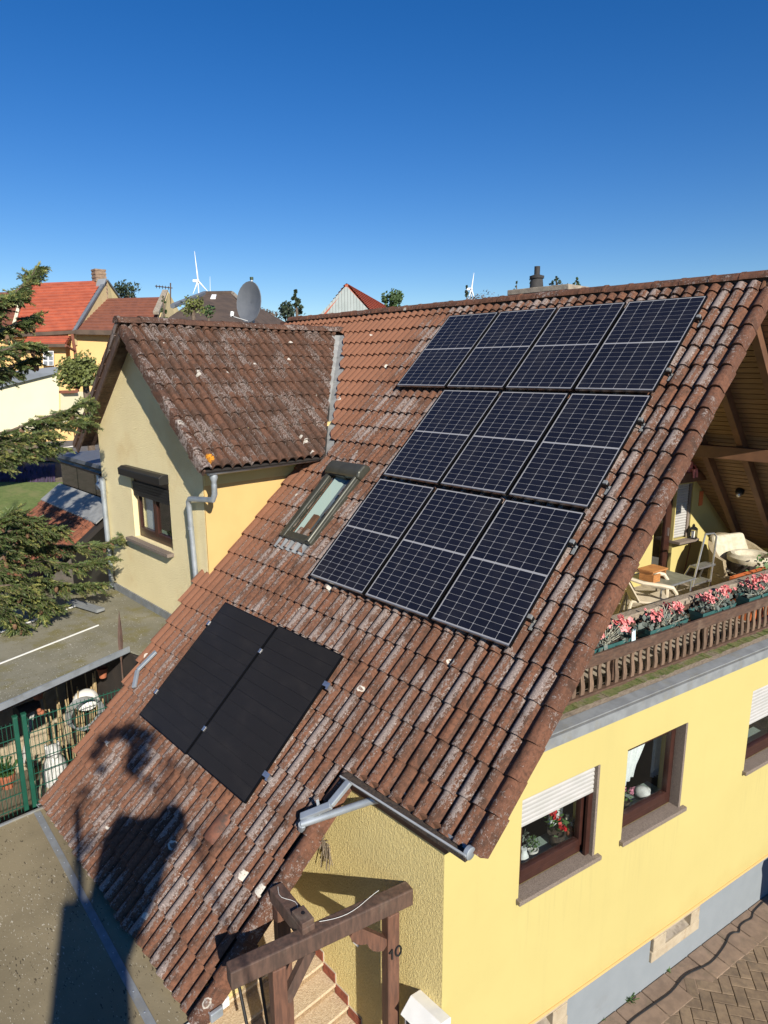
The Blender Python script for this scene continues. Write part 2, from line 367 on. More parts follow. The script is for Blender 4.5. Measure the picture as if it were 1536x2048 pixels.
def glass_mat(name, tint=(.95,.97,.96), refl=1.0):
    m = mat_new(name); t = NT(m)
    fc = t.n('LayerWeight', {0: .5}).outputs['Facing']; fr = t.math('ADD', t.math('MULTIPLY', t.math('POWER', fc, 5.), .9), .04)
    f = t.math('MULTIPLY', t.math('ADD', fr, .03), refl, clamp=True)
    tr = t.n('BsdfTransparent', {0: (*tint, 1)}); gl = t.n('BsdfGlossy', {0: (1,1,1,1), 1: .02})
    t.out(t.n('MixShader', {0: f, 1: tr.outputs[0], 2: gl.outputs[0]}).outputs[0]); MATS[name] = m
glass_mat('glass'); glass_mat('glass_dark', (.5,.55,.52), 1.6)

# ------------------------------------------------------------------ the yellow house
house = thing('yellow_house', (0.0, 3.0, GZ), 'yellow rendered house with brown lichen-spotted tiled roof, solar panels and corner loggia', 'house')

# one concrete roof tile: two rolls, each with a steep left flank; origin at its lower left corner
TW, TL, PIT = .316, .3445, .158
PROF1 = [(.0,-.032),(.013,-.032),(.021,-.004),(.031,.034),(.058,.049),(.096,.047),(.134,.018),(.153,-.002)]
PROF = PROF1 + [(x+PIT, n) for x, n in PROF1] + [(TW, -.032)]
def tile_mesh(name, prof, x_lo=None, x_hi=None, thick=.026, over=.05, rise=.030, clip=None, mat='tile'):
    vs, fs = [], []; P = prof; n = len(P); w = P[-1][0]
    for x, h in P: vs.append((x+.0015, 0., h+rise))
    for x, h in P: vs.append((x+.0015, TL+over, h-rise*over/TL))
    for x, h in P: vs.append((x+.0015, .004, h+rise-thick))
    for i in range(n-1):
        fs.append((i, i+1, n+i+1, n+i)); fs.append((2*n+i, 2*n+i+1, i+1, i))
    me = bpy.data.meshes.new(name); me.from_pydata(vs, [], fs)
    if clip:
        bm = bmesh.new(); bm.from_mesh(me)
        for co, no in clip:
            bmesh.ops.bisect_plane(bm, geom=bm.verts[:]+bm.edges[:]+bm.faces[:], plane_co=co, plane_no=no, clear_outer=True)
        bm.to_mesh(me); bm.free()
    me.update(); me.materials.append(MATS[mat])
    me.polygons.foreach_set('use_smooth', [True]*len(me.polygons)); me.set_sharp_from_angle(angle=math.radians(50))
    return me
def verge_mesh(name, side, mat, w=.155, drop=.125):          # edge tile: a roll and a hanging flap on the outer side
    P = [(0,0),(.028,.004),(.045,.034),(.08,.046),(.118,.044),(.145,.030),(w,.002),(w+.004,-drop)]
    if side < 0: P = [(w-x, h) for x, h in P][::-1]
    n = len(P); vs, fs = [], []; rise = .03
    lo = lambda h: h
    out = [abs(h+drop) < 1e-6 for x, h in P]
    for (x, h), o_ in zip(P, out): vs.append((x, -.0 if not o_ else .035, h+rise))
    for x, h in P: vs.append((x*.94+.004, TL+.045, h-.004))
    for (x, h), o_ in zip(P, out): vs.append((x*.99, .003 if not o_ else .038, h+rise-.022 if not o_ else h+rise))
    for i in range(n-1):
        fs.append((i, i+1, n+i+1, n+i)); fs.append((2*n+i, 2*n+i+1, i+1, i))
    me = bpy.data.meshes.new(name); me.from_pydata(vs, [], fs); me.update(); me.materials.append(MATS[mat])
    me.polygons.foreach_set('use_smooth', [True]*len(me.polygons)); me.set_sharp_from_angle(angle=math.radians(42))
    return me
NB = -.155                                                    # level of the tile troughs under the panel plane
S_EAVE = -1.76
def valley_x(s): return -4.92 + (s-2.048)*(-7.169+4.92)/(5.109-2.048)
def left_limit(s):
    if s > 5.12: return -9.6
    if s > 1.95: return valley_x(s)+.16
    if s > -.55: return -5.36
    return -5.60+(-.55-s)*.125
PW, PH, GC, GR = 1.038, 1.7075, .042, .0719
def panel_rect(c, r):
    xr = -(3-c)*(PW+GC); s0 = (2-r)*(PH+GR); return xr-PW, xr, s0, s0+PH
PANELS = [(c, 0) for c in range(4)]+[(c, 1) for c in (1,2,3)]+[(c, 2) for c in (1,2,3)]
PRECT = [panel_rect(*q) for q in PANELS]
BLACK = [(-4.43,-3.165,-2.60,-.79), (-3.135,-1.88,-2.585,-.765)]
def covered(x, s, mg=.05):
    return any(a+mg < x < b-mg and c+mg < s < d-mg for a, b, c, d in PRECT+BLACK) or (-4.35 < x < -3.65 and .55 < s < 1.75)

# boarding of the roof slopes (main slope seen, rear slope behind)
XL, XR = -5.6, .56
mb = MB()
def slab(mb, pts, n0, n1):                                    # a polygon (x, s) on the main slope between two levels
    k = len(pts); a = [rp(x, s, n0) for x, s in pts]; b = [rp(x, s, n1) for x, s in pts]
    mb.add(a+b, [tuple(range(k))[::-1], tuple(range(k, 2*k))]+[(i, (i+1)%k, k+(i+1)%k, k+i) for i in range(k)])
slab(mb, [(.52,-1.72),(.52,5.66),(-7.4,5.66),(-7.2,5.2),(-4.95,2.1),(-5.36,1.9),(-5.36,-.5),(-5.55,-.6),(-5.12,-4.02),(-1.06,-3.92),(-1.06,-1.72)], NB-.09, NB-.045)
main_roof = mb.build('main_roof', 'underlay', house)
yr = rp(0,5.72,-.12).y; zr = rp(0,5.72,-.12).z
mb = MB(); rl = 7.9
mb.prism([(-9.9, yr, zr-.02), (-9.9, yr, zr-.22), (-9.9, yr+rl*CT, zr-.22-rl*ST), (-9.9, yr+rl*CT, zr-.02-rl*ST)], (9.9+.62, 0, 0))
rear_roof = mb.build('rear_roof', 'verge_clay', house)
slab2 = MB(); 
slab2.add([rp(-7.4,5.66,NB-.06), rp(-9.9,5.66,NB-.06), rp(-9.9,2.0,NB-.06), rp(-7.4,2.0,NB-.06)], [(0,1,2,3)])
slab2.build('roof_boarding', 'verge_clay', house)

# tiles of the main slope
TILE = tile_mesh('roof_tile', PROF)
spots = []
ncol = 33
k0 = -7
for k in range(k0, 22):
    s0 = S_EAVE + k*TL
    for c in range(ncol):
        x1 = .505 - c*TW; x0 = x1-TW
        if k < 0 and x0 > -1.10: continue
        smid = s0+TL/2
        if s0 < -4.2: continue
        lim = left_limit(smid)
        if x1 < lim+.03: continue
        if x0 > -4.36 and x1 < -3.66 and s0 > .50 and s0+TL < 1.80: continue
        clip = None
        if s0+TL+.05 > 5.62: clip = 'ridge'
        if smid > 5.12: pass
        elif smid > 1.95 and x0 < valley_x(s0+TL)+.51: clip = 'valley'
        elif x0 < lim-.01: clip = ('left', lim)
        if k < 0 and x1 > -1.10 : clip = ('right', -1.105)
        spots.append((k, c, x0, s0, clip))
shown = [q for q in spots if not covered(q[2]+TW/2, q[3]+TL/2, -.02)]
shown.sort(key=lambda q: (rp(q[2]+TW/2, q[3]+TL/2, 0)-CAM).length)
INDIV = {(q[0], q[1]) for q in shown[:300]}
rest_v, rest_f = MB(), None
def jitter():
    return Matrix.Translation((R_.uniform(-.003,.003), R_.uniform(-.010,.008)-(.022 if R_.random() < .05 else 0), R_.uniform(0,.006))) @ Matrix.Rotation(R_.uniform(-.012,.012), 4, 'Z') @ Matrix.Rotation(R_.uniform(-.010,.010), 4, 'X')
rest = MB()
for k, c, x0, s0, clip in spots:
    M = FR @ Matrix.Translation((x0, s0, NB)) @ jitter()
    me = TILE
    if clip:
        cl = []
        if clip == 'ridge': cl.append(((0, 5.62-s0, 0), (0,1,0)))
        if clip == 'valley':
            a = V((valley_x(s0)+.16-x0, 0, 0)); b = V((valley_x(s0+TL)+.16-x0, TL, 0)); d = b-a
            cl.append((tuple(a), (-d.y, d.x, 0)))
            if s0+TL+.05 > 5.62: cl.append(((0, 5.62-s0, 0), (0,1,0)))
        if clip[0] == 'left': cl.append(((clip[1]-x0, 0, 0), (-1,0,0)))
        if clip[0] == 'right': cl.append(((clip[1]-x0, 0, 0), (1,0,0)))
        me = tile_mesh('cut_tile', PROF, clip=cl)
        if len(me.polygons) < 2: continue
    if (k, c) in INDIV: inst(me, 'roof_tile', M, main_roof)
    else: rest.add([M @ v.co for v in me.vertices], [tuple(p.vertices) for p in me.polygons])
rt_ = rest.build('roof_tile_field', 'tile', main_roof, smooth=True, kind='stuff', angle=50)
# verge tiles: right edge of the main slope, right edge of the lower part, ridge tiles
VG = verge_mesh('verge_tile', 1, 'verge_tile')
for k in range(0, 22):
    if S_EAVE+k*TL > 5.45: break
    inst(VG, 'verge_tile', FR @ Matrix.Translation((.507, S_EAVE+k*TL, NB)) @ jitter(), main_roof)
for k in range(-7, 0):
    s0 = S_EAVE+k*TL
    if s0 < -4.2: continue
    inst(VG, 'verge_tile', FR @ Matrix.Translation((-1.105, s0, NB-.004)) @ jitter(), main_roof)
def ridge_mesh(name, mat, ln, r0=.113, r1=.105, n=8):
    vs, fs = [], []
    for j, (y, r) in enumerate(((0., r0), (.045, r0), (.05, r0-.008), (ln, r1))):
        for i in range(n+1):
            a = math.pi*(.02+.96*i/n); vs.append((math.cos(a)*r*1.12, y, math.sin(a)*r*1.0))
    for j in range(3):
        for i in range(n): fs.append((j*(n+1)+i, j*(n+1)+i+1, (j+1)*(n+1)+i+1, (j+1)*(n+1)+i))
    fs.append(tuple(range(n+1)))
    me = bpy.data.meshes.new(name); me.from_pydata(vs, [], fs); me.update(); me.materials.append(MATS[mat])
    me.polygons.foreach_set('use_smooth', [True]*len(me.polygons)); me.set_sharp_from_angle(angle=math.radians(40)); return me
RG = ridge_mesh('ridge_tile', 'verge_tile', .40)
zrid = rp(0,5.72,-.12).z - .035
for i in range(27):
    x = .66 - i*.375
    M = Matrix.Translation((x, yr+.01, zrid+R_.uniform(-.006,.006))) @ Matrix.Rotation(math.radians(90), 4, 'Z') @ Matrix.Rotation(R_.uniform(-.012,.012), 4, 'Z')
    inst(RG, 'ridge_tile', M, main_roof)
MB().box((-9.6, yr-.07, zrid-.08), (.6, yr+.09, zrid+.03)).build('ridge_bedding', 'gutter_dirt', main_roof)

# ------------------------------------------------------------------ cross gable (the dormer) with its own roof
DYW, DYV = -.29, -.59
DFR = Matrix.Identity(4)
for i in range(3):
    DFR[i][0] = (0,1,0)[i]; DFR[i][1] = DES[i]; DFR[i][2] = DEN[i]; DFR[i][3] = DO[i]
SLEN = 3.26
def main_hit_y(x, z):  return (z + .12/CT*1.0)*CT/ST + .0     # y where the main tile plane has that height
def dp(u, t, n): return DFR @ V((u, t, n))
# the slope runs to the valley: for a height z the main slope is met at y
def valley_u(t):
    P = dp(0, t, 0); s = (P.z + .12*CT)/ST                    # slope distance on the main plane at that height
    return rp(0, s, -.12).y - DYV
mb = MB(DFR)
pts = [(.04,-SLEN,-.11),(valley_u(-SLEN)+.1,-SLEN,-.11),(valley_u(0)+.05,0,-.11),(.04,0,-.11)]
mb.add(pts+[(a,b,-.078) for a,b,_ in pts], [(3,2,1,0),(4,5,6,7),(0,1,5,4),(1,2,6,5),(2,3,7,6),(3,0,4,7)])
dormer_roof = mb.build('dormer_roof', 'underlay', house)
DTILE = tile_mesh('dormer_tile', PROF, mat='dormer_tile')
dj = 0
for k in range(0, 10):
    t0 = -SLEN + k*TL
    for c in range(0, 20):
        u0 = .13 + c*TW
        cl = []
        v0, v1 = valley_u(t0)-.13, valley_u(t0+TL)-.13
        if u0 > max(v0, v1): continue
        if u0+TW > min(v0, v1):
            a = V((v0-u0, 0, 0)); b = V((v1-u0, TL, 0)); d = b-a; cl.append((tuple(a), (d.y, -d.x, 0)))
        if t0+TL+.05 > -.06: cl.append(((0, -.06-t0, 0), (0,1,0)))
        me = tile_mesh('cut_tile', PROF, clip=cl, mat='dormer_tile') if cl else DTILE
        if len(me.polygons) < 2: continue
        inst(me, 'roof_tile', DFR @ Matrix.Translation((u0, t0, -.035)) @ jitter(), dormer_roof)
DVG = verge_mesh('verge_tile', -1, 'verge_dormer')
for k in range(0, 10):
    t0 = -SLEN + k*TL
    if t0 > -.2: break
    inst(DVG, 'verge_tile', DFR @ Matrix.Translation((-.025, t0, -.035)) @ jitter(), dormer_roof)
DRG = ridge_mesh('ridge_tile', 'verge_dormer', .40)
for i in range(14):
    y = DYV-.05+i*.375
    if y > valley_u(0)+DYV-.05: break
    M = Matrix.Translation((DX, y, DZ-.03+R_.uniform(-.008,.008))) @ Matrix.Rotation(R_.uniform(-.015,.015), 4, 'Z')
    inst(DRG, 'ridge_tile', M, dormer_roof)
# left slope of the cross gable: slab with tiles' edge, verge board and soffit boards underneath
DES2 = V((math.cos(DTH),0,math.sin(DTH))); DEN2 = V((-math.sin(DTH),0,math.cos(DTH)))
def dp2(u, t, n): return V((DX, DYV+u, DZ)) + DES2*t + DEN2*n
mb = MB(); L2 = 3.35
a = [dp2(0,0,-.05), dp2(0,-L2,-.05), dp2(5,-L2,-.05), dp2(5,0,-.05)]; b = [dp2(0,0,-.0), dp2(0,-L2,-.0), dp2(5,-L2,-.0), dp2(5,0,-.0)]
mb.add(a+b, [(3,2,1,0),(4,5,6,7),(0,1,5,4),(1,2,6,5),(2,3,7,6),(3,0,4,7)])
left_slope = mb.build('dormer_rear_slope', 'dormer_tile', house)
for k in range(10):
    t0 = -L2+k*TL
    MB().beam(dp2(-.02, t0-.01, -.02), dp2(-.02, t0+TL, -.035), .03, .10, DEN2).build('verge_tile', 'dormer_tile', left_slope)
for k in range(22):
    t0 = -L2+.02+k*.148
    MB().prism([dp2(.0,t0,-.055), dp2(.0,t0+.14,-.055), dp2(.0,t0+.14,-.075), dp2(.0,t0,-.075)], (0,.36,0)).build('soffit_board', 'wood_brown', left_slope)
mb = MB(); mb.prism([dp2(-.005,-L2,-.06), dp2(-.005,-.02,-.06), dp2(-.005,-.02,-.2), dp2(-.005,-L2,-.2)], (0,.03,0)).build('verge_board', 'wood_brown', left_slope)
mb = MB(); mb.prism([dp(-.01+.02,-SLEN,-.06), dp(.01,-.1,-.06), dp(.01,-.1,-.15), dp(.01,-SLEN,-.15)], (0,.03,0)).build('verge_board', 'wood_brown', dormer_roof)
mb = MB(); mb.prism([dp(.04,-SLEN+.05,-.112), dp(.04,-.05,-.112), dp(.04,-.05,-.13), dp(.04,-SLEN+.05,-.13)], (0,.30,0)).build('soffit', 'wood_brown', dormer_roof)

# gable wall of the cross gable (faces the yard) and its smooth cheek
def under(x): return DZ - abs(x-DX)*math.tan(DTH) - .10
WXL, WXR = -9.38, -5.40
DWIN = (-8.03, -6.54, -.30, .86)
F_DW = Matrix(((1,0,0,0),(0,1,0,DYW),(0,0,1,0),(0,0,0,1)))
mb = MB(F_DW)
zt = under(WXL)
wall_grid(mb, WXL, WXR, -4.9, zt, [DWIN], 0., .35)
mb.prism([(WXL,0,zt),(WXR,0,zt),(WXR,0,under(WXR)),(DX,0,under(DX)),(WXL,0,under(WXL)+.001)], (0,.35,0))
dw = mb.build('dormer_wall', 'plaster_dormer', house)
mb = MB(); mb.box((WXR-.30, DYW+.003, -4.8), (WXR+.03, 2.4, under(WXR)-.02)).build('dormer_cheek', 'plaster_orange', house)
MB().box((WXR+.031, DYW+.003, .95), (WXR+.055, 2.2, under(WXR)+.02)).build('cheek_top_board', 'plaster_rough', house)  # rough-rendered board along the top of the cheek
MB().box((WXL, DYW+.36, -4.8), (WXL+.3, 4, zt)).build('rear_wall', 'plaster_dormer', house)

# valley gutter sheet between the slopes
mb = MB()
for k in range(9):
    f0, f1 = k/9, (k+1)/9+.004
    for f, g in ((f0, f1),):
        sA, sB = 2.06+3.0*f, 2.06+3.0*g
        a, b = rp(valley_x(sA), sA, -.125+.004*(k%2)), rp(valley_x(sB), sB, -.125+.004*(k%2))
        na, nb = rp(valley_x(sA)+.24, sA, -.135), rp(valley_x(sB)+.24, sB, -.135)
        ma, mb_ = a+V((-.015,-.20,.0)), b+V((-.015,-.20,.0))
        mb.add([ma, a, na, nb, b, mb_], [(0,1,4,5),(1,2,3,4)])
mb.build('valley_sheet', 'lead', house)

# ------------------------------------------------------------------ solar panels
CELL = {}
def cell_mesh(w, h):
    k = (round(w,4), round(h,4))
    if k not in CELL:
        me = bpy.data.meshes.new('solar_cell'); c = .006
        top = [(c,0),(w-c,0),(w,c),(w,h-c),(w-c,h),(c,h),(0,h-c),(0,c)]
        vs = [(x,y,.0008) for x,y in top]+[(x,y,0) for x,y in top]
        me.from_pydata(vs, [], [tuple(range(8))]+[(8+i,8+(i+1)%8,(i+1)%8,i) for i in range(8)]); me.update()
        me.materials.append(MATS['pv_cell']); CELL[k] = me
    return CELL[k]
ROWN = ['top', 'middle', 'bottom']
def panel_label(c, r):
    if r == 0: w = ['leftmost of four', 'second of four from the left', 'third of four from the left', 'rightmost of four'][c]
    else: w = ['', 'leftmost of three', 'centre one of three', 'rightmost of three'][c]
    return 'dark blue solar panel with white cell grid, %s row, %s' % (ROWN[r], w)
for (c, r), (x0, x1, s0, s1) in zip(PANELS, PRECT):
    root = thing('solar_panel', rp((x0+x1)/2, s0, 0), panel_label(c, r), 'solar panel', 'blue-celled solar panels in three rows on the roof')
    fw_, ft = .010, .035
    mb = MB(FR)
    mb.box((x0,s0,-ft),(x0+fw_,s1,0)); mb.box((x1-fw_,s0,-ft),(x1,s1,0)); mb.box((x0+fw_,s1-fw_,-ft),(x1-fw_,s1,0))
    mb.build('frame', 'pv_frame', root)
    mb = MB(FR); mb.box((x0+fw_,s0,-ft),(x1-fw_,s0+.012,0)); mb.build('front_edge', 'pv_edge_sheen', root)
    mb = MB(FR); mb.box((x0+fw_,s0+.012,-.012),(x1-fw_,s1-fw_,-.004)); mb.build('backsheet', 'pv_back', root)
    mx, my, mid = .024, .026, .020
    cw = (x1-x0-2*mx)/6; ch = (s1-s0-2*my-mid)/20
    me = cell_mesh(cw-.0055, ch-.0036)
    for i in range(6):
        for j in range(20):
            inst(me, 'solar_cell', FR @ Matrix.Translation((x0+mx+i*cw+.00275, s0+my+j*ch+(mid if j >= 10 else 0)+.0018, -.0038)), root)
    for f in (.22, .78): MB(FR).box((x0-.01, s0+(s1-s0)*f-.02, -.075), (x1+.01 if c < 3 else x1+.05, s0+(s1-s0)*f+.02, -.037)).build('mounting_rail', 'black_metal', root)
    if c == 3:
        for f in (.22, .78):
            sm = s0+(s1-s0)*f; mb = MB(FR); mb.box((x1+.02, sm-.10, -.115),(x1+.055, sm+.02, -.105)); mb.box((x1+.02, sm-.02, -.106),(x1+.05, sm+.0, -.06)); mb.box((x1+.0, sm-.022, -.037),(x1+.045, sm+.022, -.012))
            mb.build('roof_hook', 'zinc_dull', root)
for i, (x0, x1, s0, s1) in enumerate(BLACK):
    root = thing('solar_panel', rp((x0+x1)/2, s0, -.03), ['all-black solar panel on the lower roof, left of the pair', 'all-black solar panel on the lower roof, right of the pair'][i], 'solar panel', 'pair of all-black solar panels')
    B = FR @ Matrix.Translation((0,0,-.03))
    mb = MB(B); fw_ = .012
    mb.box((x0,s0,-.03),(x0+fw_,s1,0)); mb.box((x1-fw_,s0,-.03),(x1,s1,0)); mb.box((x0+fw_,s1-fw_,-.03),(x1-fw_,s1,0))
    mb.build('frame', 'pv_frame', root)
    MB(B).box((x0+fw_,s0,-.03),(x1-fw_,s0+.010,0)).build('front_edge', 'pv_frame', root)
    mb = MB(B); sm = (s0+s1)/2
    nrow = 12; hh = (s1-s0-.02)/nrow
    for k in range(nrow):
        g = .0025 if k not in (5,) else .006
        MB(B).box((x0+fw_, s0+.011+k*hh, -.01), (x1-fw_, s0+.011+(k+1)*hh-g, -.0022)).build('cell_row', 'pv_black', root)
    MB(B).box((x0+fw_, s0+.011, -.014), (x1-fw_, s1-.012, -.0105)).build('backsheet', 'black_metal', root)
    for f in (.19, .80): MB(B).box((x0-.02, s0+(s1-s0)*f-.02, -.07), (x1+.05, s0+(s1-s0)*f+.02, -.032)).build('mounting_rail', 'black_metal', root)
    for f in (.19, .80):
        sm = s0+(s1-s0)*f
        if i == 0:
            MB(B).box((x1-.005, sm-.028, -.02),(x1+.036, sm+.028, .007)).build('clamp', 'steel_bright', root)
            mb = MB(B); mb.box((x0-.035, sm-.03, -.03),(x0+.008, sm+.03, .007)); mb.box((x0-.07, sm-.07, -.10),(x0-.035, sm-.02, -.08)); mb.build('clamp', 'steel_bright', root)
        else:
            mb = MB(B); mb.box((x1-.008, sm-.03, -.004),(x1+.09, sm+.025, .008)); mb.box((x1+.05, sm-.05, -.075),(x1+.085, sm+.01, -.004)); mb.box((x1+.05, sm-.13, -.09),(x1+.085, sm-.05, -.075))
            mb.build('clamp', 'steel_bright', root)

# ------------------------------------------------------------------ walls of the house
A_COR = -1.13
W1, W2, W3 = (-.215,.855,-2.385,-1.315), (1.30,2.335,-2.385,-1.30), (3.68,4.75,-2.385,-1.29)
mb = MB(WF); wall_grid(mb, A_COR, 9.6, -4.02, -1.285, [W1, W2, W3], 0., .30); mb.prism([(-1.0,0,-1.285),(9.6,0,-1.285),(9.6,0,-.87),(-.55,0,-.87)], (0,.30,0)); mb.build('gable_wall', 'plaster_yellow', house)
CEL = [(2.36,2.87,-4.31,-4.13), (-.12,.40,-4.31,-4.13)]
CSUR = [(2.10,3.07,-4.46,-4.03), (-.36,.64,-4.46,-4.03)]
mb = MB(WF); wall_grid(mb, A_COR+.03, 9.6, -5.1, -4.025, CSUR, .045, .30); mb.build('plinth', 'plinth_paint', house)
MB(WF).box((A_COR, -.012, -4.05), (9.6, .02, -4.015)).build('drip_edge', 'plaster_orange', house)
# side wall under the eaves (faces the yard), rough render
cw_ = wp(A_COR, .0, 0)
mb = MB(); mb.box((-5.3, WT, -5.0), (cw_.x-.004, WT+.3, -1.32)).build('side_wall', 'plaster_rough', house)
mb = MB(); mb.box((-5.25, -2.35, -5.0), (-1.75, -2.1, -2.35)).build('porch_back_wall', 'plaster_rough', house)
# fill of the gable between front wall and roof, left of the loggia
mb = MB(); mb.prism([rp(.36,-1.72,-.235), rp(.36,5.6,-.235), rp(-.6,5.6,-.235), rp(-.6,-1.72,-.235)], V((0,0,-.02))).build('eaves_soffit', 'wood_soffit', house)
mb = MB(); mb.prism([rp(.50,-1.70,-.215), rp(.50,5.6,-.215), rp(.50,5.6,-.33), rp(.50,-1.70,-.33)], (.03,0,0)).build('verge_board', 'wood_rafter', house)

def sash_window(name, hole, shut=None, double=False, parent=house, F=WF, depth=.12, sill=True, pane='glass', slat_mat='shutter_white'):
    a, b, c, d = hole
    w = MB(F); fo = .06
    w.box((a,depth,c),(a+fo,depth+.07,d)); w.box((b-fo,depth,c),(b,depth+.07,d)); w.box((a+fo,depth,d-fo),(b-fo,depth+.07,d)); w.box((a+fo,depth,c),(b-fo,depth+.07,c+.10))
    ob = w.build(name, 'window_brown', parent, bevel=.006)
    ins = [(a+fo, b-fo)] if not double else [(a+fo, (a+b)/2-.002), ((a+b)/2+.002, b-fo)]
    for (p, q) in ins:
        s = MB(F); z0, z1 = c+.10, d-fo; t = .06; y0, y1 = depth-.02, depth+.05
        s.box((p+.004,y0,z0),(p+t,y1,z1)); s.box((q-t,y0,z0),(q-.004,y1,z1)); s.box((p+t,y0,z1-t),(q-t,y1,z1)); s.box((p+t,y0,z0),(q-t,y1,z0+t+.02))
        s.build('sash', 'window_brown', ob, bevel=.006)
        MB(F).box((p+t,depth+.012,z0+t+.02),(q-t,depth+.018,z1-t)).build('pane', pane, ob)
    if sill:
        MB(F).box((a-.03,-.055,c-.045),(b+.075,depth-.002,c+.004)).build('sill', 'granite', ob, bevel=.005)
        MB(F).box((b-.022,-.004,c+.006),(b+.012,depth-.003,d-.004)).build('stone_jamb', 'granite', ob)
    if shut is not None:
        n = max(1, round((d-shut)/.047)); h = (d-shut)/n
        for i in range(n):
            z = d-(i+1)*h
            MB(F).prism([(a+.012,.045,z+.003),(a+.012,.036,z+h*.3),(a+.012,.036,z+h*.75),(a+.012,.045,z+h),(a+.012,.055,z+h),(a+.012,.055,z+.003)], F.to_3x3().inverted() @ (F.to_3x3() @ V((b-a-.024,0,0)))).build('shutter_slat', slat_mat, ob)
        MB(F).box((b-.085,.04,c+.01),(b-.012,.07,shut)).build('shutter_guide', 'window_brown', ob)
    # the room behind
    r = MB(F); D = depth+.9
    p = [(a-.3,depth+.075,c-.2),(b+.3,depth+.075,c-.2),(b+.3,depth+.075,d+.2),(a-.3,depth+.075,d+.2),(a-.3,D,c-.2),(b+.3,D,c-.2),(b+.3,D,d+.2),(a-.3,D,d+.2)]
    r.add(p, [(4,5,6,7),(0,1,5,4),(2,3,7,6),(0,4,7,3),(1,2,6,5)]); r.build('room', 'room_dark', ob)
    MB(F).box((a,depth+.075,c+.06),(b,depth+.32,c+.09)).build('inner_sill', 'room_light', ob)
    return ob
# MB.prism multiplies by M when adding, so extrusions below are given in the local frame
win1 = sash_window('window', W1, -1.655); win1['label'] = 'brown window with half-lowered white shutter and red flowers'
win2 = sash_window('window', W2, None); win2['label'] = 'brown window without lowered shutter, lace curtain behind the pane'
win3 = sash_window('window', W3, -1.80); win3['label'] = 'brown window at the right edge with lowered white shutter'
for i, (h, s) in enumerate(zip(CEL, CSUR)):
    a0,a1,z0,z1 = s; b0,b1,y0,y1 = h
    base = MB(WF); base.box((b0,.24,y0),(b1,.26,y1)); cwn = base.build('cellar_window', 'room_dark', house)
    for lo, hi in (((a0,.012,z0),(a1,.29,y0-.004)),((a0+.02,.010,y0),(b0,.29,y1)),((b1,.010,y0),(a1-.02,.29,y1)),((a0+.01,.014,y1+.004),(a1-.01,.29,z1))):
        MB(WF).box(lo, hi).build('stone_surround', 'sandstone', cwn, bevel=.008)
    MB(WF).prism([(b0,.03,y0+.001),(b0,.23,y0+.001),(b0,.23,y0+.07)], (b1-b0,0,0)).build('sloping_sill', 'concrete', cwn)

# ------------------------------------------------------------------ loggia
FLZ = -1.15
MB(WF).box((.2,.02,FLZ-.1),(9.6,3.2,FLZ)).build('loggia_floor', 'concrete', house)
MB(WF).box((.3,.301,-1.14),(9.5,.33,-.88)).build('parapet_inner', 'plaster_yellow', house)
def zund(y): return zr - abs(y-yr)*math.tan(TH) - .26
def ya(a, d): return wp(a, d, 0).y
BD = 3.15
la = [a/20 for a in range(-60, 240)]
a_l = next(a for a in la if zund(ya(a, BD)) > FLZ); a_r = next(a for a in reversed(la) if zund(ya(a, BD)) > FLZ)
a_m = next(a for a in la if ya(a, BD) > yr)
DOOR = (5.93, 6.50, FLZ, .56); BWIN = (6.52, 6.99, -.44, .58)
mb = MB(WF); TOPZ = .66
a_l2 = next(a for a in la if zund(ya(a, BD)) > TOPZ); a_r2 = next(a for a in reversed(la) if zund(ya(a, BD)) > TOPZ)
wall_grid(mb, a_l2, a_r2, FLZ, TOPZ, [DOOR, BWIN], BD, BD+.25)
mb.prism([(a_l,BD,FLZ),(a_l2,BD,FLZ),(a_l2,BD,TOPZ)], (0,.25,0)); mb.prism([(a_r2,BD,FLZ),(a_r,BD,FLZ),(a_r2,BD,TOPZ)], (0,.25,0))
mb.prism([(a_l2,BD,TOPZ),(a_r2,BD,TOPZ),(a_m,BD,zund(yr))], (0,.25,0))
mb.build('loggia_wall', 'plaster_yellow', house)
F3 = WF @ Matrix.Translation((0, BD, 0))
a,b,c,d = DOOR
mb = MB(F3)
for lo, hi in (((a,.06,c),(a+.07,.13,d)),((b-.16,.06,c),(b,.13,d)),((a+.07,.06,d-.08),(b-.16,.13,d)),((a+.07,.06,c),(b-.16,.13,c+.12))): mb.box(lo, hi)
door = mb.build('balcony_door', 'window_brown', house, bevel=.006)
MB(F3).box((a+.07,.09,c+.12),(b-.16,.096,d-.08)).build('pane', 'glass', door)
MB(F3).box((b-.10,.03,-.35),(b-.08,.06,-.2)).build('handle', 'steel_bright', door)
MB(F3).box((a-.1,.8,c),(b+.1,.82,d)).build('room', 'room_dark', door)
a,b,c,d = BWIN
mb = MB(F3); mb.box((a,.10,c),(b,.12,d)); bwin = mb.build('balcony_window', 'window_brown', house)
n = 20; h = (d-c-.02)/n
for i in range(n): MB(F3).prism([(a+.03,.05,c+.02+i*h),(a+.03,.042,c+.02+i*h+h*.5),(a+.03,.05,c+.02+(i+1)*h-.004),(a+.03,.06,c+.02+(i+1)*h-.004),(a+.03,.06,c+.02+i*h)], (b-a-.10,0,0)).build('shutter_slat', 'shutter_white', bwin)
MB(F3).box((b-.07,.02,c),(b-.005,.09,d)).build('shutter_guide', 'granite', bwin)
MB(F3).box((a-.04,-.16,c-.05),(b+.08,.10,c-.005)).build('sill', 'granite', bwin)
MB(F3).box((5.70,-.22,.66),(7.24,.0,.83)).build('lintel_beam', 'wood_rafter', house, bevel=.008)
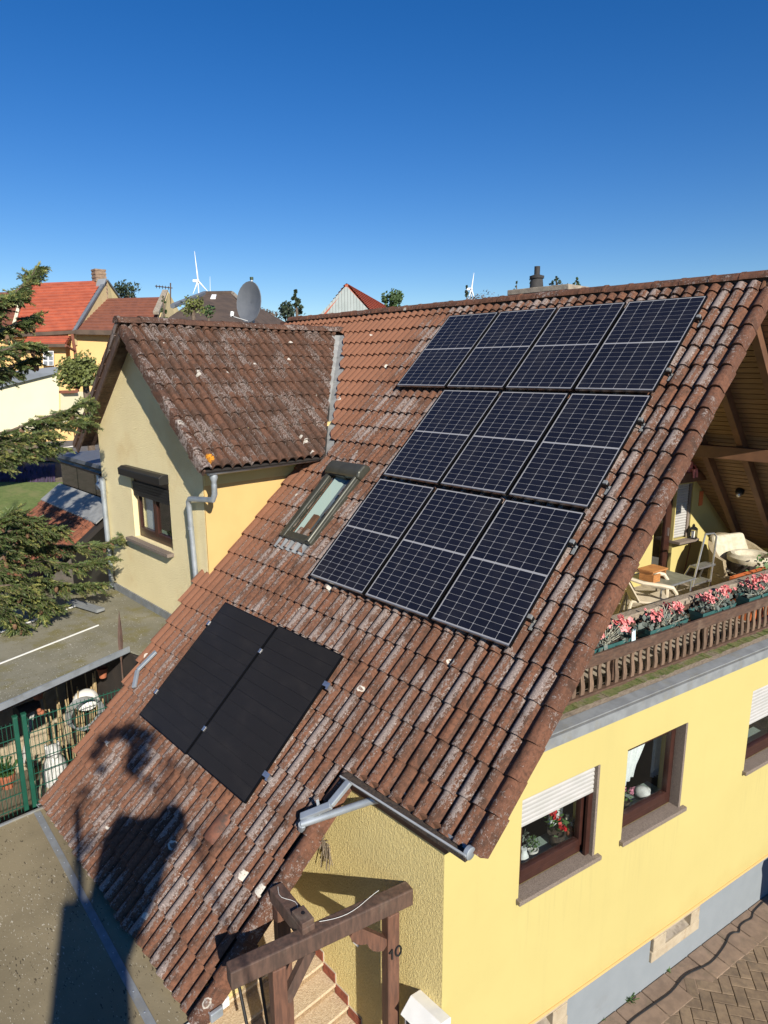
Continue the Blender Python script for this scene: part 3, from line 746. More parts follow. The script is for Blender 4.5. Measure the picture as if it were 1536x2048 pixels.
# underside of the right-hand slope: boards on rafters, a purlin
RS = lambda x, t, n: V((x, yr, zr)) + V((0, CT, -ST))*t + V((0, ST, CT))*n
rear = rear_roof
nb = 64
for i in range(nb):
    t0 = .04+i*.112
    p = [RS(-1.35,t0,-.225), RS(-1.35,t0+.097,-.225), RS(-1.35,t0+.097,-.245), RS(-1.35,t0,-.245)]
    MB().prism(p, (1.92,0,0)).build('soffit_board', 'wood_soffit', rear)
for x in (-.92, -.29, .34):
    p = [RS(x,.0,-.246), RS(x,7.4,-.246), RS(x,7.4,-.40), RS(x,0,-.40)]
    MB().prism(p, (.10,0,0)).build('rafter', 'wood_rafter', house, bevel=.006)
P0 = RS(0, 3.05, -.40)
MB().box((-1.4, P0.y-.08, P0.z-.20), (.55, P0.y+.09, P0.z)).build('purlin', 'wood_rafter', house, bevel=.008)
MB().box((-1.4, yr-.08, zr-.55), (.5, yr+.08, zr-.30)).build('ridge_purlin', 'wood_rafter', house, bevel=.008)
p = [RS(.52,-.02,-.03), RS(.52,7.5,-.03), RS(.52,7.5,-.24), RS(.52,-.02,-.24)]
MB().prism(p, (.03,0,0)).build('verge_board', 'wood_rafter', house)
# parapet ledge, coping and balustrade
L0, L1 = .62, 9.4
MB(WF).box((-.42,-.035,-.868),(L1,.012,-.757)).build('coping_flashing', 'zinc_dull', house)
MB(WF).box((-.30,-.004,-.757),(L1,.03,-.728)).build('coping_gap', 'gutter_dirt', house)
mb = MB(WF); mb.prism([(-.12,-.035,-.728),(-.12,.09,-.73),(-.12,.09,-.708),(-.12,-.035,-.715)], (L1+.12,0,0)).build('coping_board', 'zinc_dull', house)
MB(WF).box((-.12,.091,-.80),(L1,.17,-.712)).build('ledge_board', 'wood_grey', house)
mb = MB(WF); k = 130
for i in range(k):
    a = -.12+i*(L1+.12)/k; b = -.12+(i+1)*(L1+.12)/k
    z = -.715+R_.uniform(-.010,.012)
    mb.box((a,.16+R_.uniform(-.012,.012),-.79),(b,.275,z))
mb.build('moss_strip', 'moss', house, kind='stuff')
MB(WF).box((-.12,.26,-.87),(L1,.46,-.755)).build('ledge_base', 'wood_grey', house)
rail = MB(WF).box((.1,.275,-.755),(L1,.345,-.69)).build('balustrade', 'wood_rail', house, bevel=.006); rail['label'] = 'brown timber bottom rail carrying the wavy balusters'
MB(WF).box((.62,.13,-.285),(L1,.165,-.165)).build('front_board', 'wood_rail', rail, bevel=.006)
MB(WF).box((.85,.166,-.29),(L1,.42,-.275)).build('box_shelf', 'wood_rail', rail)
MB(WF).box((1.0,.415,-.10),(L1,.535,-.02)).build('handrail', 'wood_grey', rail, bevel=.012)
MB(WF).box((1.0,.44,-.24),(L1,.47,-.11)).build('back_board', 'wood_rail', rail)
for a in (1.5, 3.2, 5.6): MB(WF).box((a,.42,-.9),(a+.08,.50,-.1)).build('post', 'wood_rail', rail)
def baluster():
    pl = []; pr_ = []; H = .42; n = 14
    for i in range(n+1):
        t = i/n; z = -.69+H*t
        wv = math.sin(t*2*math.pi*1.25+.4)*.013
        pl.append((-.026+wv*.8, 0, z)); pr_.append((.026+wv*1.3, 0, z))
    m = MB(WF); vs = []; fs = []
    for (p, q) in zip(pl, pr_): vs += [(p[0],.305,p[2]),(q[0],.305,q[2]),(q[0],.325,q[2]),(p[0],.325,p[2])]
    for i in range(n):
        b = i*4
        for j in range(4): fs.append((b+j, b+(j+1)%4, b+4+(j+1)%4, b+4+j))
    me = bpy.data.meshes.new('baluster'); me.from_pydata(vs, [], fs); me.update(); me.materials.append(MATS['wood_baluster']); return me
BAL = baluster()
a = .35
while a < 6.2:
    inst(BAL, 'baluster', WF @ Matrix.Translation((a, 0, 0)), rail); a += .134

# ------------------------------------------------------------------ gutters and pipes
gd = V((0,0,-1))
g = MB().gutter((.60,-1.275,-1.232), (-1.0,-1.275,-1.28), .054, gd, (0,-1,0)).build('eave_gutter', 'zinc', house, smooth=True)
MB().tube([(.60,-1.328,-1.230),(-1.0,-1.328,-1.278)], .010, 8).build('gutter_bead', 'zinc_light', g, smooth=True)
MB().box((-.99,-1.325,-1.30),(.59,-1.225,-1.262)).build('leaf_litter', 'gutter_dirt', g)
MB().lathe([(.056,-.03),(.056,.008),(.05,.012)], (.60,-1.275,-1.236), 14, (1,0,0)).build('end_cap', 'zinc', g, smooth=True)
MB().box((-1.0,-1.23,-1.45),(.3,-1.20,-1.22)).build('fascia', 'wood_rafter', house)
# loose lengths of pipe beside the step in the eaves
q = [roofpt(699,1563,.0), roofpt(661,1609,.0), roofpt(602,1634,-.02)]
MB().beam(q[0], q[1], .07, .05, (0,-ST,CT)).build('spout', 'zinc', house, bevel=.01)
MB().beam(q[1]+V((.012,0,0)), q[2], .07, .05, (0,-ST,CT)).build('spout', 'zinc', house, bevel=.01)
e0 = roofpt(603,1648,-.03); e1 = aty(740,1602,-1.24); e2 = aty(768,1598,-1.215)
MB().tube([e0, e0.lerp(e1,.1), e1, e1.lerp(e2,.9)], .036, 12).build('downpipe', 'zinc', house, smooth=True)
mid = e0.lerp(e1,.28)
MB().beam(mid+V((0,0,.0)), mid+V((-.05,.0,.17)), .03, .008, (1,0,0)).build('pipe_strap', 'zinc', house)
MB().tube([e0+V((.01,0,0)), e0+V((-.03,.02,-.08))], .038, 10).build('pipe_elbow', 'zinc', house, smooth=True)
# lower gutter
ga, gb = rp(-5.26,-4.20,-.215), rp(-.93,-4.0,-.215)
g2 = MB().gutter(ga, gb, .062, gd, (0,-1,0)).build('eave_gutter', 'zinc', house, smooth=True)
MB().tube([ga+V((0,-.062,0)), gb+V((0,-.062,0))], .008, 8).build('gutter_bead', 'zinc', g2, smooth=True)
MB().beam(ga+V((.02,0,-.028)), gb+V((-.02,0,-.028)), .10, .04).build('leaf_litter', 'gutter_dirt', g2)
MB().box((gb.x-.01,gb.y-.07,gb.z-.08),(gb.x+.03,gb.y+.05,gb.z+.012)).build('end_cap', 'zinc', g2, bevel=.01)
# dormer gutter and downpipe
gz = 1.235
g3 = MB().gutter((-4.90,-.46,gz), (-4.93,1.86,gz+.02), .062, gd, (1,0,0)).build('dormer_gutter', 'zinc', house, smooth=True)
MB().tube([(-4.838,-.46,gz),(-4.868,1.86,gz+.02)], .008, 8).build('gutter_bead', 'zinc', g3, smooth=True)
MB().lathe([(.05,.0),(.06,-.06),(.038,-.12),(.036,-.18)], (-4.93,-.36,gz-.04), 12).build('outlet', 'zinc', g3, smooth=True)
pw = WXR-.22
path = [(-4.93,-.36,gz-.2),(-4.93,-.36,gz-.34),(-4.97,-.37,gz-.43),(pw-.0,-.40,gz-.50),(pw-.05,-.40,gz-.56),(pw-.06,-.39,gz-.64),(pw-.05,-.37,-.2),(pw-.03,-.37,-.52)]
MB().tube(path, .042, 12).build('downpipe', 'zinc', house, smooth=True)
MB().tube([(pw-.056,-.385,.25),(pw-.056,-.385,.29)], .05, 12).build('pipe_clip', 'zinc', house, smooth=True)
# left downpipe of the cross gable
px_ = WXL+.19
MB().tube([(px_,-.36,.64),(px_,-.36,-1.52)], .048, 12).build('downpipe', 'zinc', house, smooth=True)
MB().tube([(px_,-.36,.40),(px_,-.36,.62)], .056, 12).build('pipe_collar', 'zinc', house, smooth=True)
MB().tube([(px_,-.36,-1.1),(px_,-.36,-1.06)], .055, 12).build('pipe_clip', 'zinc', house, smooth=True)
# window of the cross gable
F_D = F_DW
dwin = sash_window('window', (DWIN[0], DWIN[1], DWIN[2], .72), None, double=True, F=F_D, depth=.09, sill=False)
dwin['label'] = 'brown two-sash window in the cross gable under a dark shutter box'
MB(F_D).box((DWIN[0]+.01,.05,.60),(DWIN[1]-.01,.085,.86)).build('shutter_casing', 'window_brown', dwin)
for i in range(5): MB(F_D).box((DWIN[0]+.03,.02-.002*i,.47+i*.05),(DWIN[1]-.03,.045,.515+i*.05)).build('shutter_slat', 'black_metal', dwin)
MB(F_D).prism([(DWIN[0]-.13,-.16,.83),(DWIN[0]-.13,-.17,.95),(DWIN[0]-.13,-.10,.99),(DWIN[0]-.13,0,.99),(DWIN[0]-.13,0,.83)], (DWIN[1]-DWIN[0]+.15,0,0)).build('shutter_box', 'black_metal', dwin, bevel=.008)
MB(F_D).box((DWIN[0]-.16,-.12,DWIN[2]-.08),(DWIN[1]+.02,.085,DWIN[2]-.02)).build('sill', 'granite', dwin, bevel=.006)
MB(F_D).box((DWIN[0]+.1,.20,DWIN[2]),(DWIN[0]+.45,.21,.7)).build('curtain', 'curtain', dwin)

# ------------------------------------------------------------------ roof window
SX0, SX1, SS0, SS1 = -4.40, -3.66, .44, 1.80
mb = MB(FR); t = .11
mb.box((SX0,SS0,-.16),(SX0+t,SS1,-.03)); mb.box((SX1-t,SS0,-.16),(SX1,SS1,-.03)); mb.box((SX0+t,SS0,-.16),(SX1-t,SS0+.12,-.035))
sk = mb.build('roof_window', 'sky_frame', house, bevel=.02); sk['label'] = 'narrow olive-grey roof window beside the solar panels'
MB(FR).tube([(SX1-.045,SS0+.02,-.025),(SX1-.045,SS1-.05,-.025)], .035, 10).build('side_cover', 'sky_frame', sk, smooth=True)
for i in range(3): MB(FR).box((SX0+t+i*.03,SS0+.12,-.06-.025*i),(SX0+t+.028+i*.03,SS1-.12,-.05-.025*i)).build('inner_frame', 'sky_frame', sk)
MB(FR).add([(SX0+t,SS0+.12,-.055),(SX1-t,SS0+.12,-.055),(SX1-t,SS1-.1,-.055),(SX0+t,SS1-.1,-.055)], [(0,1,2,3)]).build('pane', 'glass', sk)
MB(FR).add([(SX0+t+.09,SS0+.12,-.09),(SX0+t+.09,SS1-.1,-.09),(SX0+t+.22,SS1-.1,-.190),(SX0+t+.22,SS0+.12,-.190)], [(0,3,2,1)]).build('lining', 'room_light', sk)
MB(FR).add([(SX0+t+.22,SS0+.12,-.190),(SX0+t+.22,SS1-.1,-.190),(SX1-t,SS1-.1,-.190),(SX1-t,SS0+.12,-.190)], [(0,3,2,1)]).build('well', 'slate_blue', sk)
MB(FR).box((SX0+t+.17,SS0+.13,-.158),(SX0+t+.28,SS0+.52,-.12)).build('inner_sash', 'wood_rafter', sk)
mb = MB(FR); mb.prism([(SX0-.01,SS1-.14,-.10),(SX0-.01,SS1-.16,.0),(SX0-.01,SS1-.08,.045),(SX0-.01,SS1+.07,.035),(SX0-.01,SS1+.12,-.04),(SX0-.01,SS1+.12,-.13)], (SX1-SX0+.04,0,0)).build('shutter_hood', 'sky_frame', sk, bevel=.03)
mb = MB(FR); mb.prism([(SX0+.10,SS1-.149,-.07),(SX0+.10,SS1-.163,-.005),(SX0+.10,SS1-.17,-.005),(SX0+.10,SS1-.156,-.07)], (.36,0,0)).build('solar_strip', 'black_metal', sk)
mb = MB(FR); n = 26
vs = []; fs = []
for i in range(n+1):
    x = SX0-.04+(SX1-SX0+.02)*i/n; h = -.098+.016*math.sin(i*2*math.pi/ (n/5.3))
    vs += [(x, SS0-.17, h-.008), (x, SS0+.02, h+.004)]
for i in range(n): fs.append((2*i, 2*i+2, 2*i+3, 2*i+1))
mb.add(vs, fs); mb.build('apron', 'zinc_dull', sk, smooth=True)

# ------------------------------------------------------------------ chimney behind the ridge
cy = yr+.95
c0, c1 = aty(1030,592,cy), aty(1128,592,cy)
ct = aty(1080,575,cy).z
ch = MB().box((c0.x, cy, 1.8), (c1.x, cy+.75, ct-.09)).build('chimney', 'chimney_black', house)
MB().box((c0.x-.10, cy-.10, ct-.09), (c1.x+.14, cy+.95, ct)).build('cap_slab', 'concrete', ch, bevel=.01)
pb = aty(1073,572,cy+.35); k = (aty(1085,572,cy+.35)-aty(1061,572,cy+.35)).length/2
hh = aty(1073,533,cy+.35).z-ct
MB().lathe([(k,0),(k*.82,hh*.5),(k*1.0,hh*.5),(k*1.02,hh*.60),(k*.8,hh*.62),(k*.40,hh*.66),(k*.40,hh*1.0),(k*.3,hh*1.0)], (pb.x, cy+.35, ct), 18).build('chimney_pot', 'chimney_black', ch, smooth=True)

# ------------------------------------------------------------------ porch of heavy timber, steps, letter box
pdir = V((math.sin(.225), math.cos(.225), 0)); pn = V((math.cos(.225), -math.sin(.225), 0))
B0 = V((-.087, -1.21, -2.05))                                # front top corner of the beam at the wall
porch = thing('timber_porch', V((-.6,-2.0,GZ)), 'dark brown timber porch frame on posts under the step in the roof', 'porch')
bc = B0 - pn*.07 + V((0,0,-.095))
MB().beam(bc-pdir*.01, bc-pdir*1.74, .13, .175).build('front_beam', 'wood_brown', porch, bevel=.012)
# beam running back to the house from the middle of the front beam
hb = bc-pdir*1.02+V((-.12,.0,.07))
MB().beam(hb+V((.13,-.02,0)), hb+V((-.46,.04,0)), .13, .15).build('cross_beam', 'wood_brown', porch, bevel=.012)
blk = MB().beam(hb+V((.12,-.02,.095)), hb+V((-.06,.0,.095)), .12, .05).build('beam_block', 'wood_brown', porch, bevel=.006)
MB().tube([hb+V((.02,-.0,.119)), hb+V((.02,-.0,.1245))], .018, 10).build('bolt_hole', 'black_metal', blk)
MB().beam(hb+V((.105,-.02,-.16)), hb+V((.105,-.02,-.05)), .11, .05).build('beam_end_block', 'wood_brown', porch, bevel=.006)
def post(o, name='post', w=.125, top=-2.24, m='wood_post'):
    return MB().beam(V((o.x,o.y,GZ)), V((o.x,o.y,top)), w, w, pdir).build(name, m, porch, bevel=.01)
p1 = bc-pdir*.22; post1 = post(p1)
p2 = bc-pdir*1.33; post2 = post(p2)
p3 = hb+V((-.36,.03,0)); post3 = post(p3, top=hb.z-.076)
# curved brace between right post and beam
b0, b1 = p1-pdir*.06+V((0,0,-.42)), p1-pdir*.40+V((0,0,-.10))
mb = MB(); L_ = []
for i in range(9):
    t = i/8; c = b0.lerp(b1, t); dd = (b1-b0).normalized(); up = V((0,0,1))-dd*dd.z; up.normalize()
    lo = -.055-.035*abs(math.sin(t*math.pi*2)); L_.append((c+up*.05, c+up*lo))
vs = []; fs = []
for a_, b_ in L_: vs += [a_-pn*.035, a_+pn*.035, b_+pn*.035, b_-pn*.035]
for i in range(8):
    for j in range(4): fs.append((i*4+j, i*4+(j+1)%4, i*4+4+(j+1)%4, i*4+4+j))
fs += [(3,2,1,0), (32,33,34,35)]
mb.add(vs, fs).build('brace', 'wood_post', porch)
MB().beam(p2+pdir*.06+V((0,0,-.5)), p2+pdir*.30+V((0,0,-.11)), .06, .10).build('brace', 'wood_brown', porch)
# a lime-white wire or trickle lying on the beams
wpts = [bc-pdir*(.92-.62*t)+V((0,0,.0985))+pn*(-.03+.05*math.sin(t*4.2)) for t in [i/10 for i in range(11)]]
MB().tube(wpts, .0020, 5).build('white_cable', 'white_plastic', porch)
wpts = [hb+V((-.08-.34*t, .02+.03*math.sin(t*7), .0785)) for t in [i/8 for i in range(9)]]
MB().tube(wpts, .0020, 5).build('white_cable', 'white_plastic', porch)
# house number 10 on the right post
nb_ = V((p1.x,p1.y,0)) + pn*.066
zc = aty(803,1918,-1.42).z
d1 = nb_-pdir*.025+V((0,0,zc))
mb = MB(); mb.beam(d1+V((0,0,-.055)), d1+V((0,0,.055)), .014, .02, pn); mb.beam(d1+V((0,0,.05)), d1-pdir*.03+V((0,0,.02)), .014, .02, pn); mb.build('number_one', 'black_metal', porch)
cz_ = nb_+pdir*.045+V((0,0,zc)); pts_ = [cz_+pdir*(.030*math.cos(t))+V((0,0,.052*math.sin(t))) for t in [2*math.pi*i/18 for i in range(19)]]
MB().tube(pts_, .010, 6).build('number_zero', 'black_metal', porch, smooth=True)

# stairs rising along the side wall towards the door
stdmat('pebble', (.42,.30,.17), (.25,.165,.09), 55, .95, bump=1., bscale=70, bdist=.02)
stdmat('pebble_light', (.62,.50,.34), (.48,.36,.23), 45, .95, bump=.8, bscale=70, bdist=.015)
stdmat('brick_red', (.27,.075,.04), (.20,.055,.032), 25, .8, bump=.3, bscale=80, rnd=.15)
stdmat('mortar', (.42,.36,.28), rough=.95)
steps = thing('entrance_steps', V((-1.1,-1.9,GZ)), 'exposed-pebble entrance steps rising along the wall behind the porch posts', 'steps')
tr = aty(722,2046,WT); tl = aty(632,1888,WT)
nst = 5; dxs = (tr.x-tl.x)/3.6; dzs = (tl.z-tr.z)/3.6
for i in range(-1, 8):
    xa = tr.x - i*dxs; z = tr.z + i*dzs - .05
    if z < GZ-.1: continue
    MB().box((xa-dxs, -3.0, GZ), (xa, WT-.002, z-.035)).build('riser', 'pebble', steps)
    MB().box((xa-dxs-.02, -3.02, z-.034), (xa+.03, WT-.004, z)).build('tread', 'pebble_light' , steps, bevel=.008)
for i in range(-1, 7):
    xa = tr.x - i*dxs; z = tr.z + i*dzs - .05
    for k in range(2):
        for j in range(2):
            MB().box((xa-dxs+.02+j*dxs*.5, WT-.022, z+.004+k*.062), (xa-dxs+dxs*.5-.006+.02+j*dxs*.5, WT-.001, z+.058+k*.062)).build('brick', 'brick_red', steps)
    MB().box((xa-dxs+.02, WT-.012, z), (xa+.02, WT, z+.13)).build('mortar_bed', 'mortar', steps)
# handrail rods of the stair
MB().tube([(-1.45,-2.15,-2.6),(-1.05,-2.25,-3.6)], .016, 8).build('handrail', 'black_metal', steps)
MB().tube([(-1.30,-2.45,-2.75),(-.95,-2.5,-3.5)], .016, 8).build('handrail', 'black_metal', steps)

mz = aty(845,2010,WT-.18)
letter = thing('letter_box', V((mz.x,WT-.12,mz.z-.45)), 'white metal letter box with pitched lid on the rough yellow wall', 'letter box')
x0_, x1_ = mz.x-.17, mz.x+.16; zt_ = mz.z-.14
MB().box((x0_,WT-.24,zt_-.42),(x1_,WT-.01,zt_-.05)).build('body', 'white_plastic', letter, bevel=.008)
mb = MB(); mb.prism([(x0_-.03,WT-.27,zt_-.06),(x0_-.03,WT-.13,zt_+.05),(x0_-.03,WT-.0,zt_+.02),(x0_-.03,WT,zt_-.05)], (x1_-x0_+.06,0,0)); mb.build('lid', 'white_plastic', letter, bevel=.006)
MB().box((x0_+.03,WT-.246,zt_-.36),(x1_-.03,WT-.241,zt_-.10)).build('front_panel', 'black_metal', letter)
ap = aty(655,1690,WT-.015)
orn = thing('wall_ornament', ap, 'dry palm-leaf ornament hung on the rough yellow wall', 'ornament')
mb = MB()
for i in range(26):
    a_ = math.radians(R_.uniform(-75, 60)); l = R_.uniform(.10,.30); o_ = ap+V((R_.uniform(-.08,.05),R_.uniform(-.02,0),R_.uniform(-.06,.10)))
    mb.beam(o_, o_+V((math.sin(a_)*l*.6, -R_.uniform(.0,.05), -math.cos(a_)*l)), .011, .003, (0,1,0))
mb.build('dry_leaf_bundle', 'wood_grey', orn, kind='stuff')
sw = aty(712,1880,WT-.01)
bell = MB().box((sw.x-.04,WT-.02,sw.z-.06),(sw.x+.04,WT-.001,sw.z+.06)).build('bell_plate', 'white_plastic', None, bevel=.004)
tag(bell, 'small white doorbell plate on the wall behind the porch beam', 'doorbell')

# ------------------------------------------------------------------ low flat roof in the foreground
def stain_mat(name, c1, c2, speck, speck2, moss=None):
    m = mat_new(name); t = NT(m); p = t.pos()
    col = t.mix(t.ss(t.noise(p, 1.1, 4, .6), .35, .65), c1, c2)
    if moss: col = t.mix(t.math('MULTIPLY', t.ss(t.noise(p, 2.3, 5, .65), .45, .66), .75), col, moss)
    mp = t.n('Mapping', {0: p, 2: (0,0,.5), 3: (16,46,30)}).outputs[0]
    reg = t.noise(p, .9, 3)
    f = t.ss(t.math('ADD', t.noise(mp, 1.4, 3, .55), t.math('MULTIPLY', reg, .22)), .765, .80)
    col = t.mix(t.math('MULTIPLY', f, .85), col, speck)
    g = t.ss(t.math('ADD', t.noise(t.vmath('ADD', mp, (31.,7.,3.)), 1.2, 3, .5), t.math('MULTIPLY', t.noise(t.vmath('ADD', p, (5.,3.,1.)), 1.1, 3), .25)), .79, .82)
    col = t.mix(t.math('MULTIPLY', g, .8), col, speck2)
    h = t.math('ADD', t.math('MULTIPLY', f, .6), t.noise(p, 40., 4))
    t.out(t.bsdf(col, .95, 0., t.bump(h, .4, .005), .12)); MATS[name] = m
stain_mat('bitumen', (.265,.22,.135), (.205,.17,.105), (.50,.46,.36), (.045,.035,.025))
stain_mat('mossy_sheet', (.25,.235,.175), (.19,.18,.13), (.50,.48,.43), (.10,.09,.06), (.175,.155,.06))
flat = thing('flat_roof_annex', V((-3,-5.5,GZ)), 'low annex with muddy brown flat roof in front of the tiled roof', 'annex')
FZ = -2.95
mb = MB(); mb.prism([(-5.03,-3.02,FZ),(-4.92,-9.5,FZ),(-1.02,-9.5,FZ),(-1.04,-2.68,FZ)], (0,0,.03)); mb.build('roof_sheet', 'bitumen', flat)
MB().beam((-5.02,-3.10,FZ+.034), (-1.0,-3.10-.19,FZ+.034), .075, .006).build('metal_strip', 'zinc_dull', flat)
for i in range(15):
    f = (i+.5)/15; c = V((-5.02,-3.10,FZ+.038)).lerp(V((-1.0,-3.29,FZ+.038)), f)
    MB().lathe([(.008,0),(.007,.004),(.003,.005)], c, 8).build('screw', 'zinc', flat)
MB().beam((-1.02,-2.66,FZ+.01), (-1.0,-9.5,FZ+.01), .03, .09).build('edge_trim', 'white_plastic', flat)
MB().beam((-5.04,-3.0,FZ+.02), (-4.93,-9.5,FZ+.02), .03, .07).build('edge_trim', 'zinc_dull', flat)
MB().box((-4.85,-9.4,GZ-.1),(-1.12,-3.1,FZ-.002)).build('annex_wall', 'sandstone', flat)

# ------------------------------------------------------------------ shed with sheet roofs, yard, fence
shed = thing('garden_shed', V((-7.6,-2.2,GZ)), 'open shed with flat mossy sheet roof beside the cross gable', 'shed')
SZ = -1.55
def sheet(a, b, c, d, dz, name='roof_sheet', m='mossy_sheet'):
    mb = MB(); mb.prism([V((*q, SZ+dz)) for q in (a,b,c,d)], (0,0,.025)); return mb.build(name, m, shed)
dv = V((.62,-1.9))                                            # run of the sheets away from the wall
def off(q, k): return (q[0]+dv.x*k, q[1]+dv.y*k)
A1, A2, A3, A4 = (-11.5,-1.25), (-8.5,-1.30), (-7.28,-1.34), (-6.08,-1.33)
sheet(A1, A2, off(A2,3), off(A1,3), -.02); sheet((A2[0]+.012,A2[1]), A3, off(A3,3), off((A2[0]+.012,A2[1]),3), .0); sheet((A3[0]+.012,A3[1]), A4, off(A4,3), off((A3[0]+.012,A3[1]),3), .015)
for q in (A2, A3):
    e = off(q, 3); MB().beam(V((*q, SZ+.045)), V((*e, SZ+.045)), .02, .02).build('joint_strip', 'white_plastic', shed)
e = off(A4,3)
MB().beam(V((A4[0]+.012,A4[1],SZ+.0)), V((e[0]+.012,e[1],SZ+.0)), .022, .09).build('edge_trim', 'zinc', shed)
MB().beam(V((A2[0]-.3,A2[1]+.03,SZ+.05)), V((A2[0]+.55,A2[1]+.25,SZ+.05)), .16, .05).build('edge_board', 'zinc_dull', shed)
mb = MB(); mb.prism([V((-9.6,-1.28,SZ-.06)), V((-6.05,-1.32,SZ-.06)), V((-5.62,-1.2,SZ-.06)), V((-5.55,DYW-.002,SZ-.06)), V((-9.6,DYW-.002,SZ-.06))], (0,0,.03)); mb.build('felt_strip', 'mossy_sheet', shed)
MB().beam(V((-9.4,DYW-.02,SZ+.03)), V((-5.5,DYW-.02,SZ+.03)), .025, .16).build('wall_upstand', 'zinc_dull', shed)
MB().box((-9.8,-8,GZ-.1),(-9.6,-1.2,SZ-.1)).build('shed_wall', 'sandstone', shed)
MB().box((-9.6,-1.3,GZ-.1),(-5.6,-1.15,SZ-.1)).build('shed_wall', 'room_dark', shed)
for i, k in enumerate((.35,1.3,2.3)):
    q = off((-6.3,-1.33), k); MB().beam(V((*q,GZ)), V((*q,SZ-.002)), .08, .08).build('post', 'wood_grey', shed)
for i in range(4):
    q = off((-6.2-i*.8,-1.33), 0); e = off((-6.2-i*.8,-1.33), 3)
    MB().beam(V((*q,SZ-.07)), V((*e,SZ-.07)), .06, .10).build('roof_joist', 'wood_brown', shed)
# fence of green wire panels
stdmat('fence_green', (.012,.085,.055), (.010,.07,.045), 8, .45, rnd=.05)
fence = thing('wire_fence', V((-6,-2.95,GZ)), 'green welded-wire garden fence with a double post', 'fence')
FX = -6.0
for dy in (-.055, .055): MB().box((FX-.03,-2.95+dy-.03,GZ),(FX+.03,-2.95+dy+.03,-2.02)).build('post', 'fence_green', fence, bevel=.008)
for dy in (-.055, .055): MB().box((FX-.032,-2.95+dy-.032,-2.02),(FX+.032,-2.95+dy+.032,-2.0)).build('post_cap', 'fence_green', fence)
for z in [-2.12-.21*i for i in range(13)]:
    MB().tube([(FX,-5.6,z),(FX,-3.03,z)], .0075, 5).build('wire', 'fence_green', fence); MB().tube([(FX,-2.87,z),(FX,-1.25,z)], .0075, 5).build('wire', 'fence_green', fence)
mb = MB(); y = -5.6
while y < -1.25:
    if abs(y+2.95) > .09: mb.tube([(FX+.008,y,-2.08),(FX+.008,y,GZ)], .0045, 4)
    y += .055
mb.build('upright_wires', 'fence_green', fence, kind='stuff')

# things kept in the shed
stdmat('stone_white', (.58,.58,.56), (.40,.40,.39), 14, .8, bump=.3, bscale=40)
stdmat('terracotta', (.42,.14,.065), (.30,.10,.05), 9, .8)
stdmat('bamboo', (.52,.40,.22), (.36,.26,.13), 8, .7, rnd=.2)
stdmat('leaf_green', (.06,.13,.025), (.035,.08,.018), 8, .6, rnd=.2)
stdmat('straw', (.52,.50,.40), (.36,.36,.28), 12, .8)
st = atx(108,1520,-7.1)
statue = thing('garden_statue', V((-7.1,st.y,st.z-.38)), 'white stone seated animal statue behind the green fence', 'statue')
mb = MB(); mb.ball(st+V((0,0,.16)), .12, (1,1,1.05)); mb.ball(st+V((.08,0,.12)), .06, (1.3,.8,.8)); mb.tube([st+V((0,0,-.38)), st+V((0,0,-.2)), st+V((.0,0,0)), st+V((0,0,.1))], [.19,.20,.15,.08], 12); mb.ball(st+V((-.02,-.09,.25)), .04, (.6,.6,1.4)); mb.ball(st+V((-.02,.09,.25)), .04, (.6,.6,1.4)); mb.tube([st+V((.13,-.08,-.38)), st+V((.12,-.07,-.05))], [.05,.045], 8); mb.tube([st+V((.13,.08,-.38)), st+V((.12,.07,-.05))], [.05,.045], 8)
mb.build('statue_body', 'stone_white', statue, smooth=True)
MB().box((-7.35,st.y-.3,GZ),(-6.85,st.y+.3,st.z-.38)).build('plinth_block', 'sandstone', statue)
dm = atx(172,1398,-7.4)
dome = thing('enamel_basin', dm, 'upturned white enamel basin hanging among canes', 'basin')
MB().lathe([(.20,-.06),(.21,-.04),(.18,.06),(.10,.13),(.01,.145)], dm, 18, (.5,-.1,1)).build('bowl', 'white_plastic', dome, smooth=True)
mb = MB()
for i in range(26):
    b = V((-7.6+R_.uniform(-.15,.3), -1.75+R_.uniform(-.55,.35), GZ)); h = R_.uniform(1.9,2.7)
    mb.tube([b, b+V((R_.uniform(-.15,.15), R_.uniform(-.12,.12), h))], .011, 5)
cn = mb.build('cane_bundle', 'bamboo', None, kind='stuff'); tag(cn, 'pale garden canes leaning in the shed', 'canes')
ring = aty(170,1425,-1.9); cw2 = atx(165,1425,-6.9)
hose = MB()
for k in range(5):
    pts_ = [cw2+V((.03*k, math.cos(t)*.26+.01*k, math.sin(t)*.26)) for t in [2*math.pi*i/20 for i in range(21)]]
    hose.tube(pts_, .011, 6, caps=False)
hz = hose.build('coiled_hose', 'zinc_dull', None, smooth=True); tag(hz, 'grey coiled garden hose hanging behind the fence', 'hose')
for i, (px, py, x, r, lab) in enumerate(((75,1385,-7.2,.10,'terracotta pot hanging under the shed roof at left'),(205,1345,-7.0,.085,'terracotta pot hanging beside the canes'),(78,1640,-6.35,.11,'orange pot standing low behind the fence post'),(15,1560,-6.9,.12,'brown pot with a green plant behind the fence'))):
    o_ = atx(px, py, x); t_ = thing('flower_pot', o_, lab, 'pot')
    MB().lathe([(r*.65,-r),(r*.9,r*.6),(r,r*.62),(r,r*.9),(r*.85,r*.9),(r*.8,r*.5)], o_, 14).build('pot', 'terracotta', t_, smooth=True)
    if i == 3:
        mb = MB()
        for k in range(40):
            b = o_+V((R_.uniform(-.08,.08),R_.uniform(-.08,.08),r*.8)); e_ = b+V((R_.uniform(-.16,.16),R_.uniform(-.16,.16),R_.uniform(.05,.28)))
            mb.beam(b, e_, .035, .003, (R_.uniform(-1,1),R_.uniform(-1,1),.5))
        mb.build('leaves', 'leaf_green', t_, kind='stuff')
